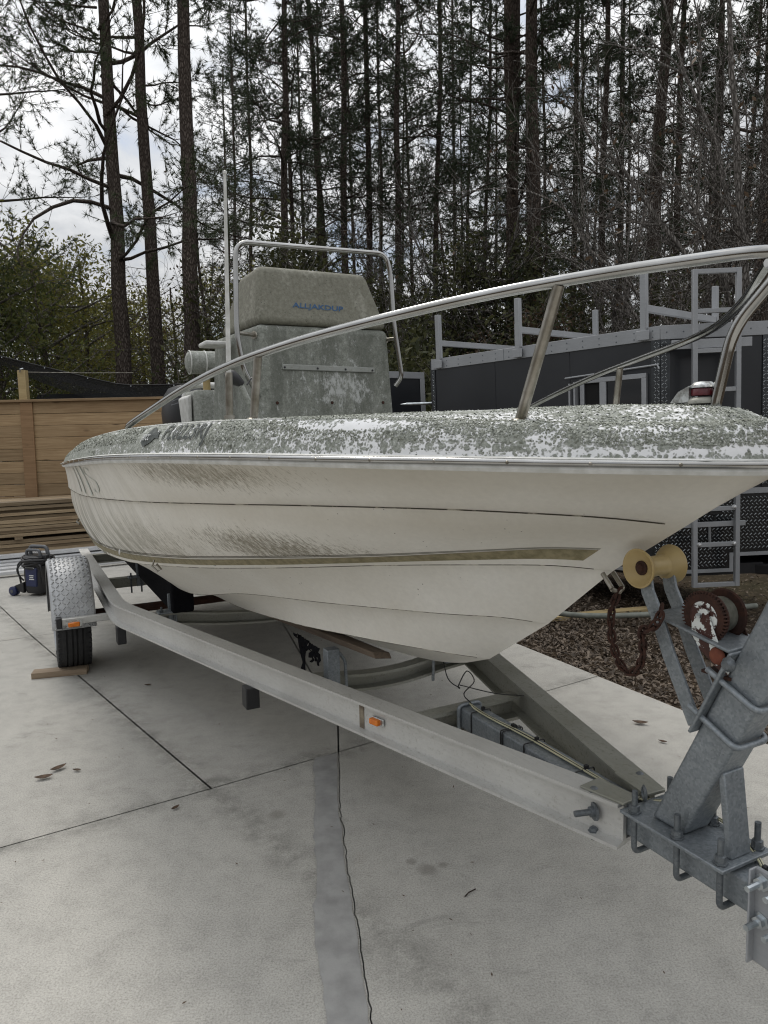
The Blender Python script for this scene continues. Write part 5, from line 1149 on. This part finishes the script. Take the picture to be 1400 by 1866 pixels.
# shade mesh stretched above the neighbour's yard, with its line
sg = []
for j in range(9):
    row = []
    for i in range(25):
        u, v = i / 24, j / 8; x = -6.3 + 5.2 * u; y = 11.0 + 2.6 * v - .4 * u; z = 2.98 - .62 * min(1, u * 2.1) ** .8 - .10 * u - .30 * v * (1 - .6 * v) - .30 * math.sin(math.pi * min(1, v)) * (.2 + .8 * u) * .6 + .015 * math.sin(9 * u + 4 * v); row.append((x, y, z))
    sg.append(row)
shc = MB().grid(sg).build('shade_mesh', shade_mesh, None, 80); tag(shc, 'sagging black shade mesh stretched behind the fence', 'shade mesh')
drop = MB().grid([[(p[0], p[1] - .01, p[2]) for p in sg[0]], [(p[0], p[1] + .12, p[2] - (.05 + .30 * min(1, i / 9)) + .02 * math.sin(i * .9)) for i, p in enumerate(sg[0])]]).build('mesh_valance', shade_mesh, shc, 80)
MB().tube([(p[0], p[1] - .015, p[2] + .005) for p in sg[0]], .008, 6).build('edge_cord', wire_b, shc)
gm = MB()
for i in range(3, 24, 3): gm.lathe([(0, .003), (.009, .002), (.009, 0)], (sg[0][i][0], sg[0][i][1] - .03, sg[0][i][2] - .01), (0, -1, 0), 8)
gm.build('grommet', zinc, shc, 50)
MB().tube([(-5.10, 10.55, 2.50), (-4.35, 10.9, 2.50), (-3.7, 10.9, 2.49)], .004, 5).build('tie_line', steel_dull, shc)
nb = MB().prism([(-6.6, 13.4, 2.12), (-4.2, 13.4, 2.12), (-4.5, 13.4, 2.36), (-6.3, 13.4, 2.36)], (0, 2.5, 0)).box(-6.3, -4.4, 13.6, 15.6, -.05, 2.1).build('garden_shed', roofing, None); tag(nb, 'low black roofed shed behind the fence', 'shed')
# scattered leaves, twigs on the slab
lfm = simple('brown_leaf', (.12, .072, .042), (.055, .034, .02), 60, .8)
def curled(L, w_, m): 
    R = []
    for i in range(7):
        u = i / 6; x = L * (u - .5); ww = w_ * math.sin(math.pi * min(.98, max(.03, u))) ** .8; c = .25 * L * (2 * u - 1) ** 2 * .6
        R.append([(x, -ww, .004 + c + ww * .5), (x, 0, .003 + c), (x, ww, .004 + c + ww * .6)])
    return MB().grid(R).mesh('dead_leaf', m, 70)
lfmesh = curled(.075, .016, lfm); lfsm = curled(.04, .009, lfm)
for x, y, a, me, lb in ((-1.519, 3.155, .9, lfmesh, 'largest curled brown leaf on the slab left of the trailer beam'), (-1.546, 3.067, .35, lfmesh, 'narrow curled brown leaf beside the largest one on the slab'), (-1.427, 3.135, -.1, lfsm, 'tiny brown leaf right of the two curled leaves'),
    (1.282, 3.522, -.3, lfmesh, 'brown leaf on the slab right of the winch post arm'), (1.31, 3.30, -.6, lfsm, 'small brown leaf near the winch post'), (-.875, 2.779, 1.0, lfsm, 'small dark leaf just below the joint between the slabs'), (-1.466, 4.257, .2, lfsm, 'dark leaf on the slab under the boat beside the chock')):
    o = link('dead_leaf', me); o.location = (x, y, .001); o.rotation_euler = (0, 0, a); tag(o, lb, 'leaf')
tw = MB().tube([(0, 0, .004), (.02, .012, .006), (.05, .022, .004)], .0022, 5).build('twig', bark, None); tw.location = (.235, 2.18, 0); tw.rotation_euler = (0, 0, .35); tag(tw, 'short dark twig on the grey slab in front of the beam', 'twig')
deb = scatter_leaves('slab_debris', 420, lambda r, n: np.stack([r.uniform(-5, 1.6, n), r.uniform(1.4, 8.4, n)], 1), lfm, .007, .002, 9); tag(deb, 'tiny bits of bark and leaf scattered over the slab', 'debris')
for v in deb.data.vertices: v.co.z = max(.002, min(v.co.z, .008))

# ================================================================ trees
def np_tubes(segs, n=5):
    """segs: list of (p0, p1, r0, r1) -> V, F of open tapered tubes"""
    A = np.array([s[0] for s in segs], float); B = np.array([s[1] for s in segs], float); r0 = np.array([s[2] for s in segs]); r1 = np.array([s[3] for s in segs])
    t = B - A; t /= np.linalg.norm(t, axis=1)[:, None] + 1e-9; ref = np.where(np.abs(t[:, 2:3]) > .9, np.array([[1., 0, 0]]), np.array([[0, 0, 1.]])); a = np.cross(t, ref); a /= np.linalg.norm(a, axis=1)[:, None]; b = np.cross(t, a)
    k = len(segs); V = np.zeros((k, 2, n, 3))
    for j in range(n):
        an = 2 * math.pi * j / n; d = a * math.cos(an) + b * math.sin(an); V[:, 0, j] = A + d * r0[:, None]; V[:, 1, j] = B + d * r1[:, None]
    base = (np.arange(k) * 2 * n)[:, None]; j = np.arange(n); jn = (j + 1) % n
    F = np.stack([base + j, base + jn, base + n + jn, base + n + j], 2).reshape(-1, 4); return V.reshape(-1, 3), F
def tufts(C, D, n, L, w_, r, spread=.9):
    """needle sprays: n thin triangles at every centre C heading about D"""
    C = np.repeat(np.asarray(C, float), n, 0); D = np.repeat(np.asarray(D, float), n, 0); k = len(C)
    d = D + r.normal(0, spread, (k, 3)); d /= np.linalg.norm(d, axis=1)[:, None]; l = L * r.uniform(.6, 1.15, k); s = np.cross(d, r.normal(0, 1, (k, 3))); s /= np.linalg.norm(s, axis=1)[:, None] + 1e-9
    tip = C + d * l[:, None]; tip[:, 2] -= .12 * l; V = np.stack([C - s * w_, C + s * w_, tip], 1).reshape(-1, 3); return V, np.arange(3 * k).reshape(-1, 3)
def leaves(C, n, R, L, w_, r):
    C = np.repeat(np.asarray(C, float), n, 0); k = len(C); P = C + r.normal(0, R, (k, 3)); u = r.normal(0, 1, (k, 3)); u /= np.linalg.norm(u, axis=1)[:, None]; s = np.cross(u, r.normal(0, 1, (k, 3))); s /= np.linalg.norm(s, axis=1)[:, None] + 1e-9
    l = L * r.uniform(.6, 1.2, k)[:, None]; V = np.stack([P - u * l, P + s * l * w_, P + u * l, P - s * l * w_], 1).reshape(-1, 3); return V, np.arange(4 * k).reshape(-1, 4)
def path_segs(p, d, L, r, n, r0, r1, curl, up=0.0):
    """a wandering limb; returns segments and points"""
    segs = []; pts = [p]; d = d / np.linalg.norm(d)
    for i in range(n):
        d = d + r.normal(0, curl, 3) + np.array([0, 0, up]); d /= np.linalg.norm(d); q = pts[-1] + d * (L / n); a = r0 + (r1 - r0) * i / n; b = r0 + (r1 - r0) * (i + 1) / n
        segs.append((pts[-1], q, a, b)); pts.append(q)
    return segs, pts
def pine_parts(seed, H, cs, nb, reach, tuft_n, dens=1.0, mat_n=None, bare=0, needle_L=.15, nw=.006, fine=1.0):
    """limbs and needles of a pine (trunk runs up local Z): shoots are clothed in needles along their outer part"""
    r = np.random.default_rng(seed); segs = []; C = []; D = []
    def clothe(pts, f0):
        pts = np.array(pts); n = len(pts) - 1
        for u in np.linspace(f0, 1, max(3, int(5 * fine))):
            x = u * n; i = min(int(x), n - 1); p = pts[i] + (pts[i + 1] - pts[i]) * (x - i); C.append(p); D.append(pts[i + 1] - pts[i])
        C.append(pts[-1]); D.append(pts[-1] - pts[-2])
    for k in range(nb):
        f = (k + r.random()) / nb; z = cs + (H - cs) * f; az = r.uniform(0, 6.283); Lb = reach * (1.0 - .62 * f) * r.uniform(.45, 1.15); el = r.uniform(-.12, .35) + .35 * f
        d = np.array([math.cos(az) * math.cos(el), math.sin(az) * math.cos(el), math.sin(el)]); s, pts = path_segs(np.array([0, 0, z]), d, Lb, r, 8, .008 + .010 * Lb, .005, .15, .03); segs += s
        for i in range(3, 9):
            for q in range(int(r.integers(2, 5))):
                dd = (pts[min(i, 8)] - pts[i - 1]); dd = dd / (np.linalg.norm(dd) + 1e-9) + r.normal(0, .7, 3) + np.array([0, 0, .12]); Lt = Lb * r.uniform(.10, .26) + .12; s2, p2 = path_segs(pts[i], dd, Lt, r, 3, .0055, .003, .22, .08); segs += s2
                if r.random() < dens:
                    clothe(p2, .35)
                    if r.random() < .6: s3, p3 = path_segs(p2[1], dd / np.linalg.norm(dd) + r.normal(0, .6, 3), Lt * .6, r, 2, .004, .003, .2, .1); segs += s3; clothe(p3, .3)
    for k in range(bare):
        z = cs * r.uniform(.25, 1.0); az = r.uniform(0, 6.283); L = r.uniform(.4, 1.7); d = np.array([math.cos(az), math.sin(az), r.uniform(-.3, .3)]); s, pts = path_segs(np.array([0, 0, z]), d, L, r, 4, .010, .003, .18, -.02); segs += s
        for q in range(3): s2, _ = path_segs(pts[2 + q % 2], r.normal(0, 1, 3), L * .4, r, 3, .005, .002, .25); segs += s2
    D = np.array(D); D = D / (np.linalg.norm(D, axis=1)[:, None] + 1e-9); V, F = tufts(C, D, tuft_n, needle_L, nw, r, .55)
    a, b = np_tubes(segs, 4); return npmesh('limbs', a, b, bark, True), npmesh('crown', V, F, mat_n or needle)
def trunk_mesh(H, r0, seed, m, r1=None, kink=.05):
    r = np.random.default_rng(seed); n = 14; P = []; x = y = 0
    for i in range(n + 1): P.append((x, y, H * i / n - .15)); x += r.normal(0, kink) * .5; y += r.normal(0, kink) * .5
    P[0] = (0, 0, -.15); rr = [r0 * (1.18 if i == 0 else 1) * (1 - .72 * (i / n)) for i in range(n + 1)]; return MB().tube(P, rr, 10, cap=False).mesh('trunk', m, 80)
TRK = {}
def place(name, x, y, label, group, H, r0, parts, tm=bark, lean=(0, 0), rz=0, seed=0, sc=1.0, cat='tree'):
    t = empty(name, (x, y, -.05), 0, label, cat, group); t.rotation_euler = (lean[1], lean[0], 0)
    key = (round(H), round(r0, 2), tm.name, seed % 3)
    if key not in TRK: TRK[key] = trunk_mesh(H, r0, seed % 3 + int(H), tm)
    link('trunk', TRK[key], t)
    for nm, me in parts:
        o = link(nm, me, t); o.rotation_euler = (0, 0, rz); o.scale = (sc, sc, sc)
    return t
def wx(px, d): return (px - 700) / 1310 * d
PV = []
for k in range(6):
    l, c = pine_parts(100 + k, 20, (5.5, 3.5, 7, 4.5, 8, 5)[k], 50, 2.6, 6, .68, needle_dk, 14, .17, .0085, .6); PV.append((('limbs', l), ('crown', c)))
NEARP = [(('limbs', a), ('crown', b)) for a, b in (pine_parts(201, 17, 4.9, 46, 4.6, 9, .95, needle, 6), pine_parts(202, 18, 8.0, 26, 2.9, 9, .9, needle, 5), pine_parts(203, 18, 9.5, 22, 2.6, 9, .9, needle, 4))]
# three big pines behind the fence
place('pine_tree', wx(240, 15.2), 15.2, 'tall pine with crooked needle branches reaching left, behind the black shade mesh', None, 17, .185, NEARP[0], bark, (-.012, 0), 2.2, 1)
place('pine_tree', wx(-75, 15.5), 15.5, 'pine outside the left edge whose boughs hang in from the left', None, 17, .17, NEARP[0], bark, (.01, 0), 5.3, 2)
place('pine_tree', wx(303, 15.6), 15.6, 'slim straight pine between two thicker pines behind the fence', None, 17.5, .165, NEARP[1], bark, (-.012, 0), 1.0, 2)
place('pine_tree', wx(358, 14.6), 14.6, 'thick bare-stemmed pine nearest to the boat antenna', None, 18, .185, NEARP[2], bark, (.010, 0), 4.0, 0)
place('pine_tree', wx(520, 19.5), 19.5, 'dark straight pine rising behind the left end of the console grab rail', None, 18, .13, PV[4], bark, (.03, 0), .5, 1)
place('pine_tree', wx(549, 21), 21, 'thin pine beside the dark straight one behind the console grab rail', None, 18, .085, PV[2], bark, (.004, 0), 2.1, 2)
place('pine_tree', wx(922, 16.5), 16.5, 'leftmost of the three thick trunks standing close together behind the bow rail', None, 19, .175, PV[3], bark_red, (.03, 0), .3, 1)
place('pine_tree', wx(954, 16.0), 16.0, 'middle one of the three thick trunks standing close together behind the bow rail', None, 19, .17, PV[1], bark_red, (-.02, 0), 1.3, 2)
place('pine_tree', wx(980, 15.5), 15.5, 'rightmost and thickest of the three trunks standing close together behind the bow rail', None, 19, .19, PV[4], bark_red, (-.018, 0), 3.3, 0)
place('pine_tree', wx(1160, 17), 17, 'dark trunk leaning slightly right behind the ladder rack of the cargo trailer', None, 18, .19, PV[5], bark_red, (.045, 0), 4.2, 1)
place('pine_tree', wx(1362, 14.0), 14.0, 'large dark trunk at the right edge above the bow rail bend', None, 17, .185, PV[2], bark_red, (.03, 0), 5.2, 2)
WL = 'slender dark pine trunk in the crowded wood behind the cargo trailer'; WG = 'pines crowded in the wood'
r_ = np.random.default_rng(55)
spots = [(622, 24, .14), (640, 22, .135), (677, 23, .13), (735, 22, .13), (794, 23, .11), (828, 27, .09), (852, 30, .10), (879, 25, .09), (1036, 23, .12), (1066, 26, .11), (1092, 21, .125), (1119, 24, .13), (1227, 20, .115), (1303, 21, .125), (1262, 28, .10), (1340, 26, .11), (1392, 20, .12), (1190, 30, .11), (1010, 30, .11), (705, 30, .11), (760, 33, .11), (590, 32, .12), (565, 36, .12), (900, 34, .10), (1145, 33, .11), (1420, 24, .13), (1480, 22, .13), (445, 34, .11), (470, 29, .10), (655, 36, .12), (1080, 38, .12), (960, 40, .12), (1290, 36, .12), (850, 41, .12), (730, 42, .12), (1210, 42, .12), (1370, 32, .12), (430, 40, .12)]
OWN = {622: 'thin pine trunk rising above the middle of the canvas covered console', 640: 'pine trunk just right of the thin one above the covered console', 677: 'dark pine trunk above the right bend of the console grab rail', 735: 'pine trunk standing in the gap between the grab rail and the cargo trailer', 794: 'straight pine trunk rising over the rear corner of the cargo trailer', 879: 'slim far trunk next left of the three thick trunks', 1036: 'slim trunk next right of the three thick trunks', 1092: 'pine trunk midway between the three thick trunks and the leaning trunk', 1227: 'pine trunk rising just left of the trailer ladder', 1303: 'pine trunk rising above the right side of the trailer ladder'}
for i, (px, d, rr) in enumerate(spots):
    place('pine_tree', wx(px, d), d, OWN.get(px, WL), WG if px not in OWN else None, 21, rr, PV[int(r_.integers(0, 6))], (bark_red, bark)[i % 2], (r_.normal(.004, .014), r_.normal(0, .01)), r_.uniform(0, 6.28), i, r_.uniform(.9, 1.12))

def broad_parts(seed, H, cs, R, nl, leaf_m, leaf_n, L=.055, bk=bark_grey, spread=.16, twigs=True):
    r = np.random.default_rng(seed); segs = []; C = []
    for k in range(nl):
        z = cs + (H * .92 - cs) * (k + r.random()) / nl; az = r.uniform(0, 6.283); f = (z - cs) / (H - cs); prof = math.sin(math.pi * min(1, .22 + .74 * f)) ** .7; Lb = R * prof * r.uniform(.6, 1.15); el = r.uniform(.1, .8)
        d = np.array([math.cos(az) * math.cos(el), math.sin(az) * math.cos(el), math.sin(el)]); s, pts = path_segs(np.array([0, 0, z * .9]), d, Lb, r, 5, .012 + .01 * Lb, .006, .2, .02); segs += s
        for i in range(1, 6):
            for q in range(3):
                s2, p2 = path_segs(pts[i], (pts[i] - pts[i - 1]) / (Lb / 5) + r.normal(0, .8, 3), Lb * r.uniform(.12, .35), r, 3, .006, .003, .3); segs += s2; C += p2[1:]
    V, F = leaves(C, leaf_n, spread, L, .42, r); a, b = np_tubes(segs, 4); return npmesh('limbs', a, b, bk, True), npmesh('crown', V, F, leaf_m)
BV = [broad_parts(301, 5.6, .8, 2.3, 34, leafg, 6), broad_parts(302, 6.2, .6, 2.5, 34, leafy, 5), broad_parts(303, 4.6, .4, 1.9, 30, leafg, 7), broad_parts(304, 6.8, 1.2, 2.2, 30, leafy, 5)]
BV = [(('limbs', a), ('crown', b)) for a, b in BV]
lefts = [(20, 14.0, 0, 1.0, 'dense evergreen at the left edge behind the shade mesh'), (-90, 15, 1, 1.1, None), (105, 16.5, 1, 1.02, 'olive evergreen filling the gap left of the tallest pine'), (170, 18.5, 3, 1.0, 'loose yellow-green tree right behind the tallest pine'), (60, 20, 0, 1.25, 'broad dark evergreen behind the left edge trees'), (270, 20, 1, .85, 'olive tree between the tall pine and the slim pine'), (330, 22, 3, .95, 'yellowish tree behind the thick bare-stemmed pine'), (400, 23, 0, 1.0, 'green tree behind the boat antenna'), (450, 24, 3, 1.1, 'thin-leaved tree left of the console grab rail'), (215, 25, 0, 1.2, None), (130, 27, 2, 1.6, None)]
UG = 'evergreens massed far behind the fence'; UL = 'green tree far back between the big pines behind the fence'
for i, (px, d, v, sc, lb) in enumerate(lefts):
    place('evergreen_tree', wx(px, d), d, lb or UL, None if lb else UG, (5.0, 5.6, 4.2, 6.2)[v] * sc, .09, BV[v], bark, (0, 0), i * 1.3, i, sc)
SV = [broad_parts(401, 2.9, .1, 1.35, 34, leafu, 8, .05, spread=.13), broad_parts(402, 3.8, .2, 1.5, 36, leafb, 5, .045, spread=.14), broad_parts(403, 2.4, .05, 1.5, 32, leafu, 9, .055, spread=.13), broad_parts(404, 4.4, .5, 1.6, 36, leafu, 4, .05, spread=.15)]
SV = [(('limbs', a), ('crown', b)) for a, b in SV]
SL = 'leafy understorey bush among the pine trunks behind the boat'; SG = 'bushes under the pines'
for i in range(46):
    px = (470 + i * 21.5) + r_.normal(0, 9); d = (12.6, 15, 18, 22)[i % 4] + r_.uniform(0, 2.2)
    if i % 4 == 0 and px > 1000: d += 2
    if px > 640 and px < 790 and i % 4 == 0: d = 11.5
    v = int(r_.integers(0, 4)); place('understorey_bush', wx(px, d), d, SL, SG, (2.4, 3.2, 1.9, 3.8)[v], .03, SV[v], bark_grey, (0, 0), r_.uniform(0, 6.28), i, r_.uniform(.85, 1.35), 'bush')
# bare deciduous trees with fine twigs
def bare_parts(seed, H, nl, R, depth=3, leaf=0, up=.06, r00=.05):
    r = np.random.default_rng(seed); segs = []; ends = []
    def grow(p, d, L, rad, lv):
        s, pts = path_segs(p, d, L, r, 6, rad, rad * .45, .16, up * .5); segs.extend(s)
        if lv == 0: ends.append(pts[-1]); return
        for i in range(1, 7):
            for q in range(2 if lv > 1 else (2 if r.random() < .7 else 1)):
                dd = (pts[i] - pts[i - 1]); dd /= np.linalg.norm(dd); dd = dd + r.normal(0, .62, 3) + np.array([0, 0, up]); grow(pts[i], dd, L * r.uniform(.28, .55), max(.0022, rad * .38), lv - 1)
    for k in range(nl):
        az = r.uniform(0, 6.283); z = H * r.uniform(.25, 1.0); el = r.uniform(.35, 1.1); grow(np.array([0, 0, z]), np.array([math.cos(az) * math.cos(el), math.sin(az) * math.cos(el), math.sin(el)]), R * r.uniform(.6, 1.1), r00 * r.uniform(.5, 1), depth)
    a, b = np_tubes(segs, 3); out = [('limbs', npmesh('limbs', a, b, bark_grey, True))]
    if leaf:
        E = np.array(ends)[r.random(len(ends)) < leaf]; V, F = leaves(E, 2, .05, .045, .5, r); out.append(('crown', npmesh('crown', V, F, leafb)))
    return tuple(out)
B1 = bare_parts(501, 4.4, 9, 3.4, 2, .10); B2 = bare_parts(502, 5.2, 9, 2.9, 2, .35, .10, .035)
place('bare_tree', wx(396, 17.2), 17.2, 'small half-bare tree with dead leaves right of the thick bare-stemmed pine', None, 6.8, .075, B2, bark_red, (0, 0), .6, 1, 1.0)
place('bare_tree', wx(1395, 9.2), 9.2, 'grey bare tree arching its twigs over the cargo trailer from the right', None, 7.0, .085, B1, bark_grey, (-.06, 0), 2.4, 1, 1.0)
place('bare_tree', wx(1255, 12.5), 12.5, 'bare twiggy tree standing behind the cargo trailer ladder', None, 6.5, .06, B1, bark_grey, (.05, 0), 4.4, 2, .95)
place('bare_tree', wx(1110, 14), 14, 'bare grey sapling between the thick trunks and the ladder rack', None, 6.5, .05, B1, bark_grey, (.08, 0), 1.1, 0, .9)
place('bare_tree', wx(850, 15), 15, 'twisted bare tree left of the three thick trunks', None, 6.2, .06, B1, bark_red, (-.05, 0), 3.0, 1, .9)
# far wood closing the view between the trunks
r_ = np.random.default_rng(77); C = np.stack([r_.uniform(-38, 38, 2600), r_.uniform(42, 60, 2600), np.abs(r_.normal(0, 3.4, 2600))], 1); V, F = leaves(C, 9, .55, .16, .5, r_)
tag(link('far_wood', npmesh('far_wood', V, F, leafg), None, 'stuff'), 'dim green mass of the far wood low between the trunks', 'wood')
